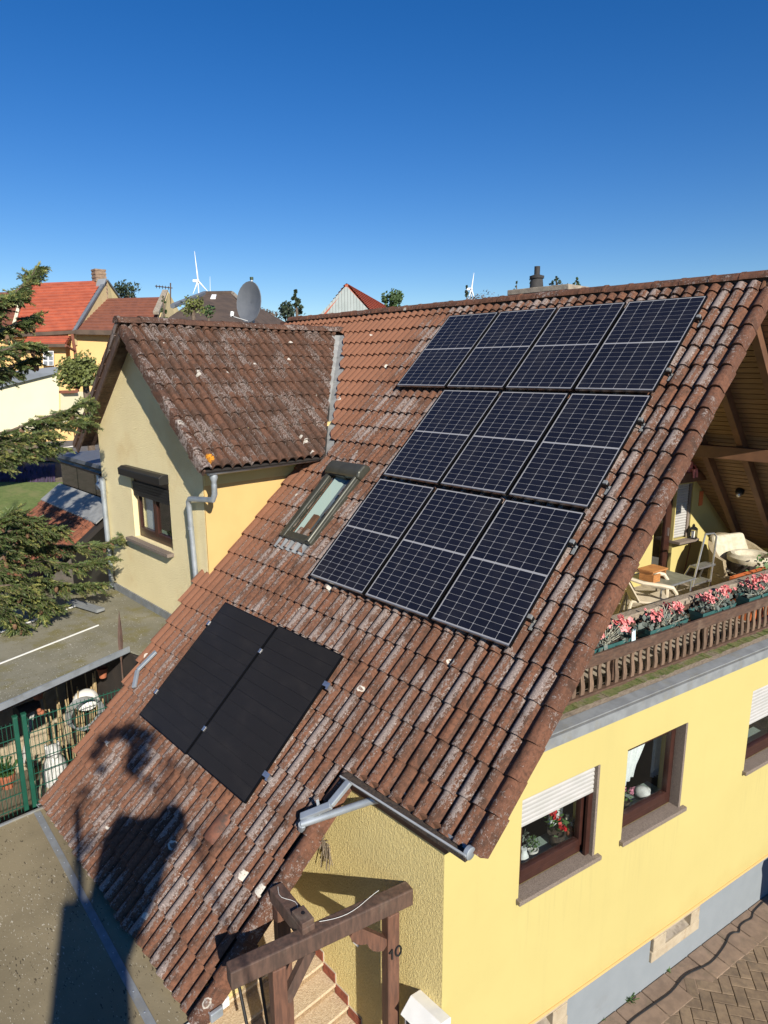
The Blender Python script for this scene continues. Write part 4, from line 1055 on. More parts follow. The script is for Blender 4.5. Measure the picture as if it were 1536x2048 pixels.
bd = thing('leaning_board', V((-7.3,-2.9,GZ)), 'pale plank leaning against the shed wall', 'plank')
a_, b_ = atx(60,1450,-7.3), atx(72,1390,-7.6); MB().beam(a_-(b_-a_)*1.2, b_, .06, .02, (1,0,0)).build('plank', 'shutter_white', bd)
tl_ = thing('wrapped_bundle', V((-7.6,-2.6,GZ)), 'dark cylindrical roll lying under the shed roof', 'roll')
a_, b_ = atx(32,1425,-7.4), atx(75,1408,-7.5); MB().tube([a_, b_], .09, 12).build('roll', 'chimney_black', tl_, smooth=True)
sp_ = thing('fairy_figure', atx(80,1440,-7.0)-V((0,0,.1)), 'terracotta garden figure of a small bird by the roll', 'figure')
o_ = atx(82,1425,-7.0); mb = MB(); mb.ball(o_, .055, (1,1,.8)); mb.ball(o_+V((.03,-.03,.06)), .035); mb.tube([o_+V((-.04,.04,-.02)), o_+V((-.1,.1,-.1))], [.03,.01], 6); mb.build('figure_body', 'terracotta', sp_, smooth=True)
fin = thing('metal_ornament_stake', V((-6.0,-1.7,SZ)), 'rusty feather-shaped stake standing at the edge of the shed roof', 'ornament')
f0, f1 = atx(243,1330,-6.05), atx(238,1222,-6.05)
mb = MB(); n = 10
vs, fs = [], []
for i in range(n+1):
    t = i/n; c = f0.lerp(f1, t); w_ = .045*math.sin(math.pi*min(1,max(.02,t*.98)))*(1-.35*t)
    vs += [c+V((0,-w_,0)), c+V((.008,0,0)), c+V((0,w_,0)), c+V((-.008,0,0))]
for i in range(n):
    for j in range(4): fs.append((i*4+j, i*4+(j+1)%4, i*4+4+(j+1)%4, i*4+4+j))
mb.add(vs, fs); mb.build('blade', 'wood_brown', fin); MB().tube([f0+V((0,0,-1.3)), f0+V((0,0,.05))], .012, 6).build('stake', 'wood_brown', fin)
# little gutter outlet pipe by the left verge
q = [roofpt(303,1300,-.05), roofpt(312,1303,-.02), roofpt(275,1340,-.02), roofpt(268,1375,-.03)]
ob = MB(); ob.beam(q[1], q[2], .06, .04, (0,-ST,CT)); MB().beam(q[2], q[3], .06, .04, (0,-ST,CT)).build('spout', 'zinc', house, bevel=.008); ob.build('spout', 'zinc', house, bevel=.008)

# ------------------------------------------------------------------ ground and herringbone paving
stdmat('earth', (.16,.13,.09), (.11,.095,.06), 3, .95, bump=.4, bscale=20)
stdmat('lawn', (.13,.17,.045), (.09,.13,.03), 5, .95, bump=.6, bscale=60, dirt=(.16,.17,.06), dscale=1)
stdmat('paver', (.20,.145,.094), (.145,.104,.07), 14, .9, bump=.5, bscale=80, rnd=.16, dirt=(.11,.085,.06), dscale=5, dlo=.5, dhi=.75)
stdmat('edging', (.265,.185,.128), (.20,.14,.098), 9, .9, bump=.5, bscale=60, rnd=.1, dirt=(.16,.12,.08), dscale=6)
stdmat('sand_joint', (.05,.04,.028), (.035,.03,.022), 30, .95, bump=.5, bscale=90)
def gh(x, y):
    d = math.hypot(x+2, y-1); z = GZ-.09
    t = max(0, min(1, (d-16)/34)); z += 3.4*t*t*(3-2*t)
    return z
mb = MB(); xs = [-3000,-1200,-500,-250,-140]+[-100+i*5 for i in range(41)]+[140,250,500,1200,3000]; ys = xs
idx = {}
vs = [(x, y, gh(x, y)) for x in xs for y in ys]; n = len(ys)
mb.add(vs, [(i*n+j, (i+1)*n+j, (i+1)*n+j+1, i*n+j+1) for i in range(len(xs)-1) for j in range(n-1)])
gr = mb.build('ground', 'earth', None, smooth=True); gr['kind'] = 'structure'
pav = MB(WF).box((-1.5,-4.5,GZ-.06),(7.5,.03,GZ-.022)).build('paving', 'sand_joint', None); pav['kind'] = 'structure'; pav['label'] = 'brown herringbone paving along the grey plinth'
PL, PS = .28, .14
def paver_mesh(l, s, h=.03, b=.006):
    g = .0045; me = bpy.data.meshes.new('paver')
    a = [(g,g),(l-g,g),(l-g,s-g),(g,s-g)]; c = [(g+b,g+b),(l-g-b,g+b),(l-g-b,s-g-b),(g+b,s-g-b)]
    vs = [(x,y,0) for x,y in a]+[(x,y,h-b*.6) for x,y in a]+[(x,y,h) for x,y in c]
    me.from_pydata(vs, [], [(0,1,5,4),(1,2,6,5),(2,3,7,6),(3,0,4,7),(4,5,9,8),(5,6,10,9),(6,7,11,10),(7,4,8,11),(8,9,10,11)]); me.update(); me.materials.append(MATS['paver']); return me
PM = paver_mesh(PL, PS)
ROT = Matrix.Rotation(math.radians(45), 4, 'Z')
pv = []
for i in range(-40, 60):
    for j in range(-40, 60):
        # classic herringbone on a lattice of half bricks
        k_ = (i-j) % 4
        for kind in ((0,) if k_ == 0 else (1,) if k_ == 3 else ()):
            x = i*PS; y = j*PS
            if kind == 0: M = Matrix.Translation((x, y, 0)); c = V((x+PL/2, y+PS/2, 0))
            else: M = Matrix.Translation((x+PS, y, 0)) @ Matrix.Rotation(math.radians(90), 4, 'Z'); c = V((x+PS/2, y+PL/2, 0))
            w_ = ROT @ c; a_, d_ = w_.x+2.5, w_.y-1.6
            if not (-.9 < a_ < 6.6 and -3.6 < d_ < -.24): continue
            Mw = WF @ Matrix.Translation((2.5,-1.6,GZ-.02)) @ ROT @ M
            P = Mw @ V((PL/2,PS/2,0)); q = P-CAM; z = q.dot(fw)
            sx, sy = 768+FPX*q.dot(rt)/z, 1024+FPX*q.dot(dn)/z
            if sx > 1640 or sy > 2200 or sx < 900: continue
            pv.append(((P-CAM).length, Mw))
pv.sort(key=lambda q: q[0])
for _, Mw in pv[:320]: inst(PM, 'paver', Mw @ Matrix.Translation((0,0,R_.uniform(-.003,.003))), pav)
a = -1.2
while a < 7.2:
    l = R_.uniform(.30,.50)
    MB(WF).box((a+.006,-.36+R_.uniform(-.01,.0),GZ-.04),(a+l-.006,.040,GZ+.012+R_.uniform(-.006,.006))).build('edging_slab', 'edging', pav, bevel=.01); a += l
cab = [atz(px,py,GZ+.021) for px,py in ((1225,2090),(1258,2046),(1300,2014),(1342,1984),(1372,1950),(1420,1926),(1448,1893),(1458,1872),(1468,1865),(1478,1864),(1480,1852),(1490,1843),(1503,1836),(1508,1822),(1530,1800))]
sm = []
for i in range(len(cab)-1):
    p0, p1_, p2_, p3_ = cab[max(i-1,0)], cab[i], cab[i+1], cab[min(i+2,len(cab)-1)]
    for t in (0,.25,.5,.75): sm.append(.5*((2*p1_)+(p2_-p0)*t+(2*p0-5*p1_+4*p2_-p3_)*t*t+(3*p1_-p0-3*p2_+p3_)*t**3))
stdmat('rubber', (.012,.012,.012), rough=.55)
cb = MB().tube(sm, .0095, 8).build('power_cable', 'rubber', None, smooth=True); tag(cb, 'black cable snaking over the brown paving', 'cable')
for (px, py, r, n_, lab) in ((1258,2000,.12,46,'tuft of grassy weeds at the foot of the grey plinth'),(1205,2040,.06,22,'small green weed by the plinth at the bottom edge'),(1338,1944,.05,16,'tiny weed in the joint below the cellar window')):
    o_ = atz(px, py, GZ+.0); mb = MB()
    for k in range(n_):
        a_ = R_.uniform(0, 6.28); l = R_.uniform(.4,1.0)*r*1.3; u_ = V((math.cos(a_), math.sin(a_), R_.uniform(.3,1.6))).normalized()
        mb.beam(o_+V((R_.uniform(-r,r)*.4,R_.uniform(-r,r)*.4,0)), o_+u_*l, .010, .002, (.3,.2,.9))
    ob = mb.build('weed', 'leaf_green', None); tag(ob, lab, 'weed')

# ------------------------------------------------------------------ things on the loggia
stdmat('chair_beige', (.62,.54,.40), (.55,.47,.34), 8, .6)
stdmat('cushion_cream', (.55,.50,.38), (.44,.40,.29), 12, .9, bump=.3, bscale=60)
stdmat('aluminium', (.55,.56,.55), (.45,.46,.45), 9, .35, .8)
stdmat('tabletop', (.22,.22,.16), (.16,.16,.115), 9, .5)
stdmat('wicker', (.33,.27,.17), (.24,.19,.115), 40, .8, bump=.6, bscale=80)
stdmat('petal_pink', (.78,.30,.285), (.68,.20,.20), 20, .7, rnd=.1)
stdmat('petal_red', (.55,.02,.02), (.40,.012,.015), 20, .6)
stdmat('petal_rose', (.60,.24,.33), (.48,.16,.25), 20, .6)
stdmat('leaf_grey', (.13,.15,.13), (.055,.07,.055), 14, .7)
stdmat('leaf_dark', (.03,.055,.02), (.018,.034,.013), 12, .6)
stdmat('trough_green', (.045,.135,.125), (.035,.105,.10), 9, .5)
stdmat('orange_plastic', (.60,.16,.05), rough=.5)
stdmat('label_blue', (.45,.66,.72), (.75,.80,.80), 9, .5)
# white plastic armchair
cb_ = wp(4.02, 1.84, FLZ)
CF = Matrix.Translation(cb_) @ Matrix.Rotation(math.atan2(wdir.y, wdir.x)-math.radians(45), 4, 'Z') @ Matrix.Scale(1.15, 4)   # local +x along the gable
chair = thing('garden_chair', cb_, 'beige plastic garden armchair beside the table on the loggia', 'chair')
mb = MB(CF); mb.prism([(-.22,-.22,.40),(.24,-.25,.41),(.24,.25,.41),(-.22,.22,.40)], (0,0,.03)); mb.build('seat', 'chair_beige', chair, bevel=.012)
mb = MB(CF); vs, fs = [], []
n, k = 8, 6
for i in range(n+1):
    a_ = (i/n-.5)*2; 
    for j in range(k+1):
        t = j/k; hgt = .43+t*(.42-.10*a_*a_); vs.append((-.21-.16*t+.10*a_*a_*(1-.3*t), .25*a_*(1-.12*t*t), hgt))
m_ = len(vs); vs += [(x-.018,y,z) for x,y,z in vs]
for i in range(n):
    for j in range(k):
        q0 = i*(k+1)+j; fs += [(q0, q0+1, q0+k+2, q0+k+1), (m_+q0, m_+q0+k+1, m_+q0+k+2, m_+q0+1)]
for j in range(k): fs += [(j, m_+j, m_+j+1, j+1), (n*(k+1)+j+1, m_+n*(k+1)+j+1, m_+n*(k+1)+j, n*(k+1)+j)]
for i in range(n): fs += [((i+1)*(k+1)-1, m_+(i+1)*(k+1)-1, m_+(i+2)*(k+1)-1, (i+2)*(k+1)-1)]
mb.add(vs, fs); mb.build('backrest', 'chair_beige', chair, smooth=True)
for sy in (-1, 1):
    MB(CF).tube([(-.25,.24*sy,.72),(-.1,.275*sy,.685),(.12,.285*sy,.67),(.24,.285*sy,.65),(.285,.28*sy,.58),(.29,.275*sy,.40),(.30,.27*sy,.0)], [.022,.026,.028,.028,.028,.026,.022], 8).build('armrest', 'chair_beige', chair, smooth=True)
    MB(CF).tube([(-.22,.22*sy,.42),(-.30,.24*sy,.0)], .024, 8).build('leg', 'chair_beige', chair, smooth=True)
# metal garden table and the wooden box on it
tb_ = wp(4.45, 1.95, FLZ); TF = Matrix.Translation(tb_) @ Matrix.Rotation(math.atan2(wdir.y, wdir.x)+math.radians(2), 4, 'Z')
table = thing('garden_table', tb_, 'small metal-legged garden table with dull olive top on the loggia', 'table')
TZ = .68
MB(TF).box((-.42,-.32,TZ-.012),(.42,.32,TZ)).build('tabletop', 'tabletop', table)
mb = MB(TF); mb.tube([(-.42,-.32,TZ-.01),(.42,-.32,TZ-.01),(.42,.32,TZ-.01),(-.42,.32,TZ-.01),(-.42,-.32,TZ-.01)], .018, 8); mb.build('rim', 'aluminium', table, smooth=True)
for sx in (-1,1):
    for sy in (-1,1): MB(TF).tube([(.38*sx,.28*sy,TZ-.02),(.38*sx,.28*sy,.05),(.40*sx,.29*sy,.0)], .014, 8).build('leg', 'aluminium', table, smooth=True)
bx_ = tb_+V((0,0,TZ)) ; BF = TF @ Matrix.Translation((-.16,.02,TZ))
crate = thing('wooden_box', bx_, 'small orange-brown wooden bird table with flat lid on the garden table', 'box')
MB(BF).box((-.19,-.13,.15),(.19,.13,.175)).build('lid', 'orange_wood', crate, bevel=.004)
for lo, hi in (((-.17,-.11,.0),(-.155,.11,.15)),((.155,-.11,.0),(.17,.11,.15)),((-.155,.095,.0),(.155,.11,.15))): MB(BF).box(lo, hi).build('side', 'orange_wood', crate)
MB(BF).box((-.17,-.13,-.0),(.0,-.112,.12)).build('side', 'orange_wood', crate)
# step ladder
lb_ = wp(6.1, 2.35, FLZ); LF = Matrix.Translation(lb_) @ Matrix.Rotation(math.atan2(wdir.y, wdir.x)+math.radians(0), 4, 'Z')
lad = thing('step_ladder', lb_, 'folding aluminium step ladder standing on the loggia', 'ladder')
H_ = 1.08
MB(LF).tube([(-.42,-.14,0),(-.12,-.12,H_-.06),(-.07,-.10,H_),(.18,-.10,H_-.02),(.23,-.12,H_-.08),(.10,-.16,0)], .017, 8).build('front_frame', 'aluminium', lad, smooth=True)
MB(LF).tube([(.42,.28,0),(.22,.02,.52)], .015, 8).build('rear_leg', 'aluminium', lad, smooth=True)
MB(LF).tube([(-.15,.30,0),(-.18,.04,.52)], .015, 8).build('rear_leg', 'aluminium', lad, smooth=True)
for z_, w0 in ((.26,-.34),(.52,-.24)): MB(LF).box((w0,-.16,z_-.015),(w0+.46,.02,z_+.015)).build('step', 'aluminium', lad)
# wicker lounge chair with a round pet bed
lo_ = wp(7.05, 2.1, FLZ); OF = Matrix.Translation(lo_) @ Matrix.Rotation(math.atan2(wdir.y, wdir.x)-math.radians(12), 4, 'Z')
lounge = thing('lounge_chair', lo_, 'round wicker lounge chair with cream cushions at the back of the loggia', 'chair')
MB(OF).lathe([(.50,0),(.56,.12),(.55,.28),(.48,.30),(.45,.24)], (0,0,0), 20).build('base', 'wicker', lounge, smooth=True)
mb = MB(OF); vs, fs = [], []; n, k = 12, 6
for i in range(n+1):
    a_ = math.radians(-10+200*i/n)
    for j in range(k+1):
        t = j/k; r = .52+.05*t; zt2 = .26+t*(.30+.30*max(0, math.sin(a_))); vs.append((math.cos(a_)*r, math.sin(a_)*r+.05*t, zt2))
m_ = len(vs); vs += [(x*.86,y*.86,z) for x,y,z in vs]
for i in range(n):
    for j in range(k):
        q0 = i*(k+1)+j; fs += [(q0, q0+1, q0+k+2, q0+k+1), (m_+q0, m_+q0+k+1, m_+q0+k+2, m_+q0+1)]
    fs.append(((i+1)*(k+1)-1, m_+(i+1)*(k+1)-1, m_+(i+2)*(k+1)-1, (i+2)*(k+1)-1))
for j in range(k): fs += [(j, m_+j, m_+j+1, j+1), (n*(k+1)+j+1, m_+n*(k+1)+j+1, m_+n*(k+1)+j, n*(k+1)+j)]
mb.add(vs, fs); mb.build('backrest', 'wicker', lounge, smooth=True)
mb = MB(OF); mb.prism([(-.40,.30,.42),(.40,.30,.42),(.36,.50,.86),(-.36,.50,.86)], (0,-.12,.03)); mb.build('back_cushion', 'cushion_cream', lounge, bevel=.05)
MB(OF).ball((0,-.05,.36), .45, (1,1,.22), 18, 8).build('seat_cushion', 'cushion_cream', lounge, smooth=True)
bed = thing('pet_bed', lo_+V((0,0,.48)), 'round quilted cream pet bed lying on the lounge chair', 'pet bed')
MB(OF).lathe([(.02,.44),(.26,.44),(.32,.46),(.37,.53),(.37,.60),(.32,.65),(.26,.64),(.22,.57),(.15,.55),(.01,.55)], (-.05,-.16,.02), 22).build('cushion_ring', 'cushion_cream', bed, smooth=True)
MB(OF).lathe([(.375,.34),(.378,.46),(.376,.52)], (-.05,-.16,.02), 22).build('skirt', 'room_dark', bed, smooth=True)
# flower boxes on the balustrade
def flower_box(a0, lab, tagged=False):
    o_ = wp(a0, .28, -.275); root = thing('flower_box', o_, lab, 'flower box', 'green flower boxes with pink blooms on the balustrade')
    Lb, w0, w1 = .68, .07, .095; h = .135
    F = WF @ Matrix.Translation((a0, .28, -.275))
    bot = [(-Lb/2+.03,-w0,0),(Lb/2-.03,-w0,0),(Lb/2-.03,w0,0),(-Lb/2+.03,w0,0)]; top = [(-Lb/2,-w1,h),(Lb/2,-w1,h),(Lb/2,w1,h),(-Lb/2,w1,h)]
    ti = [(x*.97,y*.86,z-.004) for x,y,z in top]; tb2 = [(x*.97,y*.86,h-.05) for x,y,z in top]
    MB(F).add(bot+top+ti+tb2, [(3,2,1,0),(0,1,5,4),(1,2,6,5),(2,3,7,6),(3,0,4,7),(4,5,9,8),(5,6,10,9),(6,7,11,10),(7,4,8,11),(8,9,13,12),(9,10,14,13),(10,11,15,14),(11,8,12,15)]).build('trough', 'trough_green', root)
    MB(F).box((-Lb/2+.02,-w1*.84,h-.06),(Lb/2-.02,w1*.84,h-.03)).build('soil', 'gutter_dirt', root)
    for ci, cx in enumerate((-.19,.18)):
        cxx = cx+R_.uniform(-.04,.04); hh = .19+R_.uniform(-.02,.05); mb = MB(F)
        for k in range(32):                                   # one head of bloom: many small folded petals
            c = V((cxx+R_.gauss(0,.058), R_.gauss(-.01,.05), h+hh*R_.uniform(.45,1.1)))
            s_ = R_.uniform(.018,.034)
            for q in range(2):
                n1 = V((R_.uniform(-1,1),R_.uniform(-1,.2),R_.uniform(0,1))).normalized(); u_ = n1.orthogonal().normalized(); v_ = n1.cross(u_)
                mb.add([c+u_*s_, c+v_*s_*.9+n1*.008, c-u_*s_, c-v_*s_*.9-n1*.004], [(0,1,2,3)])
        mb.build('bloom', 'petal_pink', root, kind='stuff')
        mb = MB(F)
        for k in range(70):
            c = V((cxx+R_.gauss(0,.10), R_.gauss(-.015,.055), h+R_.uniform(-.03,.13))); s_ = R_.uniform(.02,.045)
            n1 = V((R_.uniform(-1,1),R_.uniform(-1,.5),R_.uniform(0,1))).normalized(); u_ = n1.orthogonal().normalized(); v_ = n1.cross(u_)
            mb.add([c+u_*s_, c+v_*s_*.6, c-u_*s_, c-v_*s_*.6], [(0,1,2,3)])
        mb.build('foliage', 'leaf_grey', root, kind='stuff')
    mb = MB(F)
    for k in range(26):
        b = V((R_.gauss(0,.05),R_.uniform(-.05,.03),h-.03)); e_ = b+V((R_.gauss(0,.10),R_.uniform(-.14,.05),R_.uniform(.08,.24)))
        mb.beam(b, e_, .006, .002, (0,1,0))
    mb.build('grass_blades', 'straw', root, kind='stuff')
    if tagged: MB(F).prism([(Lb/2-.05,-w1-.012,.09),(Lb/2+.01,-w1-.016,.08),(Lb/2+.008,-w1-.004,.23),(Lb/2-.04,-w1,.225)], (0,-.003,0)).build('price_card', 'label_blue', root)
flower_box(1.16, 'flower box with pink blooms and a pale blue card, nearest the roof edge', True)
flower_box(2.12, 'flower box with two pink blooms, second from the roof edge')
flower_box(3.08, 'flower box with two pink blooms, third from the roof edge')
flower_box(4.04, 'flower box with pink blooms at the right edge of the picture')
og = wp(5.9, 1.3, FLZ); planter = thing('orange_planter', og, 'orange planter with a green shrub behind the balustrade', 'planter')
MB(WF).box((5.55,1.1,FLZ),(6.9,1.5,-.52)).build('box', 'orange_plastic', planter, bevel=.01)
mb = MB()
for k in range(220):
    c = wp(6.4+R_.gauss(0,.28), 1.25+R_.gauss(0,.12), -.42+R_.gauss(0,.13)); s_ = R_.uniform(.02,.045); n1 = V((R_.uniform(-1,1),R_.uniform(-1,1),R_.uniform(-.2,1))).normalized(); u_ = n1.orthogonal().normalized(); v_ = n1.cross(u_)
    mb.add([c+u_*s_, c+v_*s_*.6, c-u_*s_, c-v_*s_*.6], [(0,1,2,3)])
mb.build('foliage', 'leaf_green', planter, kind='stuff')
yb = wp(9.1, 2.55, FLZ); yel = thing('yellow_cushion_stack', yb, 'yellow cushion with dark trim propped at the far corner of the loggia', 'cushion')
MB(WF).box((8.75,2.2,-1.15),(9.3,2.9,-.62)).build('cushion', 'plaster_yellow', yel, bevel=.08)
tr_ = wp(8.45,2.75,-.86); shelf = thing('pale_tray', tr_, 'pale flat tray tucked under the roof slope of the loggia', 'tray')
MB(WF).box((8.1,2.6,-.98),(8.7,3.1,-.92)).build('tray', 'cushion_cream', shelf, bevel=.02)
# lantern on the balcony sill, hanging jar light, soffit lamp, plaque, figure on the lintel, stick
lt = wp(6.97, BD-.09, -.445); lan = thing('black_lantern', lt, 'black lantern with a white candle on the loggia window sill', 'lantern')
Lf = Matrix.Translation(lt) @ Matrix.Rotation(PHI, 4, 'Z')
MB(Lf).box((-.07,-.07,0),(.07,.07,.02)).build('base', 'black_metal', lan)
for sx in (-1,1):
    for sy in (-1,1): MB(Lf).box((.058*sx-.007,.058*sy-.007,.02),(.058*sx+.007,.058*sy+.007,.17)).build('bar', 'black_metal', lan)
MB(Lf).lathe([(.10,.17),(.05,.215),(.03,.22),(.03,.25),(.008,.275)], (0,0,0), 4).build('roof', 'black_metal', lan)
MB(Lf).lathe([(.032,.02),(.032,.14),(.004,.145)], (0,0,0), 10).build('candle', 'white_plastic', lan, smooth=True)
jr = wp(7.37, BD-.10, .50); jar = thing('hanging_jar_light', jr, 'glass jar light with yellow lid hanging by the loggia wall', 'lamp')
MB().lathe([(.045,.0),(.05,.03),(.05,.12),(.04,.15)], jr, 12).build('jar', 'curtain', jar, smooth=True); MB().lathe([(.045,.15),(.045,.2),(.02,.21)], jr, 12).build('lid', 'plaster_orange', jar, smooth=True)
MB().tube([jr+V((0,0,.2)), jr+V((0,0,.55))], .003, 5).build('cord', 'black_metal', jar)
sl_p = at(1479, 985, (0,ST,CT), V((0,ST,CT)).dot(V((0,yr,zr)))-.30); lampo = thing('soffit_lamp', sl_p, 'small round metal lamp on the boarded loggia ceiling', 'lamp')
MB().lathe([(.07,.0),(.075,-.05),(.06,-.09),(.01,-.10)], sl_p+V((0,ST,CT))*.06, 14, (0,ST,CT)).build('housing', 'black_metal', lampo, smooth=True)
MB().ball(sl_p+V((0,-ST,-CT))*.05, .045, (1,1,1)).build('bulb', 'steel_bright', lampo, smooth=True)
plq = MB(F3).box((7.19,-.025,.13),(7.29,-.001,.40)).build('wall_plaque', 'orange_plastic', None, bevel=.004); tag(plq, 'orange-red rectangular plaque on the yellow loggia wall', 'plaque')
fg = wp(6.62, BD-.12, .83); fig = thing('sitting_figure', fg, 'pink garden figure with grey hair sitting on the loggia lintel', 'figure')
mb = MB(); mb.tube([fg+V((0,0,.0)), fg+V((0,0,.10)), fg+V((0,.02,.20)), fg+V((0,.03,.24))], [.055,.06,.05,.025], 10); mb.tube([fg+V((.03,-.02,.03)), fg+V((.11,-.06,.05)), fg+V((.12,-.07,-.09))], [.03,.026,.02], 8); mb.tube([fg+V((.03,.04,.03)), fg+V((.11,.05,.05)), fg+V((.12,.06,-.09))], [.03,.026,.02], 8); mb.tube([fg+V((0,.06,.2)), fg+V((.06,.09,.1)), fg+V((.10,.06,.06))], [.02,.018,.014], 6)
mb.build('figure_body', 'petal_pink', fig, smooth=True); MB().ball(fg+V((0,.035,.285)), .052, (1,1,1.05)).build('hair', 'zinc_dull', fig, smooth=True)
sk_ = MB().tube([wp(6.85, BD-.06, FLZ), wp(7.02, BD-.04, -.48)], .012, 6).build('leaning_stick', 'wood_rafter', None); tag(sk_, 'thin stick leaning against the loggia wall under the sill', 'stick')

# ------------------------------------------------------------------ things behind the window panes
def leaf_cloud(mb, c, r, n_, s0, s1, flat=.6):
    for k in range(n_):
        v = V((R_.gauss(0,1),R_.gauss(0,1),R_.gauss(0,.8))); v = v.normalized()*r*R_.uniform(.2,1)
        n1 = V((R_.uniform(-1,1),R_.uniform(-1,1),R_.uniform(-.3,1))).normalized(); u_ = n1.orthogonal().normalized(); w_ = n1.cross(u_); s_ = R_.uniform(s0, s1)
        mb.add([c+v+u_*s_, c+v+w_*s_*flat, c+v-u_*s_, c+v-w_*s_*flat], [(0,1,2,3)])
def pot_plant(a, z, r, potmat, bloom, lab, d=.27, nb=40, nl=60):
    o_ = wp(a, d, z); t_ = thing('potted_plant', o_, lab, 'plant')
    MB().lathe([(r*.5,0),(r*.62,r*.5),(r*.7,r*.95),(r*.6,r*.95),(r*.55,r*.8)], o_, 12).build('pot', potmat, t_, smooth=True)
    mb = MB(); leaf_cloud(mb, o_+V((0,0,r*1.6)), r*1.0, nl, r*.16, r*.3); mb.build('leaves', 'leaf_green', t_, kind='stuff')
    if bloom:
        mb = MB(); 
        for k in range(7): leaf_cloud(mb, o_+V((0,0,r*2.1))+V((R_.uniform(-1,1)*r*.9,R_.uniform(-.6,.3)*r,R_.uniform(-.5,.9)*r)), r*.30, nb//5, r*.12, r*.22, .9)
        mb.build('blooms', bloom, t_, kind='stuff')
pot_plant(.58, W1[2]+.09, .14, 'gutter_dirt', 'petal_red', 'bushy red flowers in a brown pot behind the half-shuttered window', nb=60)
pot_plant(.24, W1[2]+.09, .085, 'white_plastic', None, 'small plant in a white pot behind the half-shuttered window')
pot_plant(.80, W1[2]+.09, .09, 'terracotta', 'straw', 'plant with pale yellow blooms beside the red flowers')
pot_plant(1.68, W2[2]+.09, .10, 'gutter_dirt', 'petal_rose', 'pink flowering plant behind the lace-curtained window')
o_ = wp(2.0,.27,W2[2]+.09); hh_ = thing('stone_hedgehog', o_, 'round grey hedgehog ornament on the inner sill of the lace-curtained window', 'ornament')
mb = MB(); mb.ball(o_+V((0,0,.075)), .085, (1.15,1,.85), 14, 8); mb.ball(o_+wdir*.10+V((0,0,.06)), .04, (1,1,.9)); mb.build('hedgehog', 'stone_white', hh_, smooth=True)
for i, (px, lab) in enumerate(((.10,'glass vase with dried stems in the left corner of the half-shuttered window'),)):
    o_ = wp(px,.26,W1[2]+.09); t_ = thing('glass_vase', o_, lab, 'vase'); MB().lathe([(.04,0),(.055,.06),(.03,.12),(.035,.15)], o_, 12).build('vase', 'curtain', t_, smooth=True)
    mb = MB(); leaf_cloud(mb, o_+V((0,0,.26)), .13, 60, .012, .03); mb.build('stems', 'leaf_grey', t_, kind='stuff')
def curtain(a0, a1, z0, z1, d, lab, gather=None):
    mb = MB(WF); n, k = 30, 10; vs, fs = [], []
    for i in range(n+1):
        f = i/n
        for j in range(k+1):
            t = j/k; a = a0+(a1-a0)*f
            if gather: a = a + (gather-a)*.72*(max(0,t-.25)/.75)**1.3*(1 if t < .8 else 1-(t-.8))
            vs.append((a, d+.018*math.sin(f*26+t), z1+(z0-z1)*t*(1-.18*f*(1 if gather else 0))))
    for i in range(n):
        for j in range(k): q0 = i*(k+1)+j; fs.append((q0, q0+1, q0+k+2, q0+k+1))
    mb.add(vs, fs); ob = mb.build('curtain', 'curtain', None, smooth=True); tag(ob, lab, 'curtain'); return ob
curtain(1.55,2.16,W2[2]+.26,W2[3],.33,'white lace curtain gathered to the left behind the second window', 1.72)
curtain(2.42,2.62,W2[2]+.1,W2[3],.45,'white side curtain hanging at the right of the second window')
curtain(.62,.84,W1[2]+.1,W1[3],.42,'white side curtain behind the half-shuttered window')

# ------------------------------------------------------------------ satellite dish behind the cross gable ridge
dc = far(497,604,13.6); dish = thing('satellite_dish', V((dc.x,dc.y,dc.z-.6)), 'grey oval satellite dish behind the cross gable ridge', 'satellite dish')
ax = V((.55,-.83,.30)).normalized()                           # where the dish looks
ax = (-(ray(497,604).normalized())*.55 + V((-.35,-.95,.25)).normalized()*.6).normalized()
rw = .30; u_ = ax.cross(V((0,0,1))).normalized(); v_ = u_.cross(ax)
vs, fs = [], []; n = 24
for j, (r, dpt) in enumerate(((.02,-.07),(.4,-.058),(.7,-.034),(1.,0),(1.02,-.012),(.7,-.05),(.4,-.075),(.02,-.085))):
    for i in range(n):
        t = 2*math.pi*i/n; vs.append(dc+u_*(math.cos(t)*r*rw)+v_*(math.sin(t)*r*.385)+ax*dpt)
for j in range(7):
    for i in range(n): fs.append((j*n+i, j*n+(i+1)%n, (j+1)*n+(i+1)%n, (j+1)*n+i))
MB().add(vs, fs).build('reflector', 'dish_grey', dish, smooth=True)
l0 = dc-v_*.36+ax*.02; l1 = far(462,632,13.0)
MB().tube([l0, l1], .012, 6).build('feed_arm', 'white_plastic', dish); MB().tube([l1+(l1-l0).normalized()*-.03, l1+V((0,0,.05))+(dc-l1).normalized()*.06], .035, 10).build('converter', 'white_plastic', dish, smooth=True)
m0 = dc-ax*.12; MB().tube([m0+V((0,0,-1.3)), m0+V((0,0,.44))], .025, 8).build('mast', 'zinc', dish, smooth=True)
MB().tube([m0+V((0,0,.43)), m0+V((0,0,.48))], .035, 8).build('mast_cap', 'leaf_dark', dish, smooth=True)

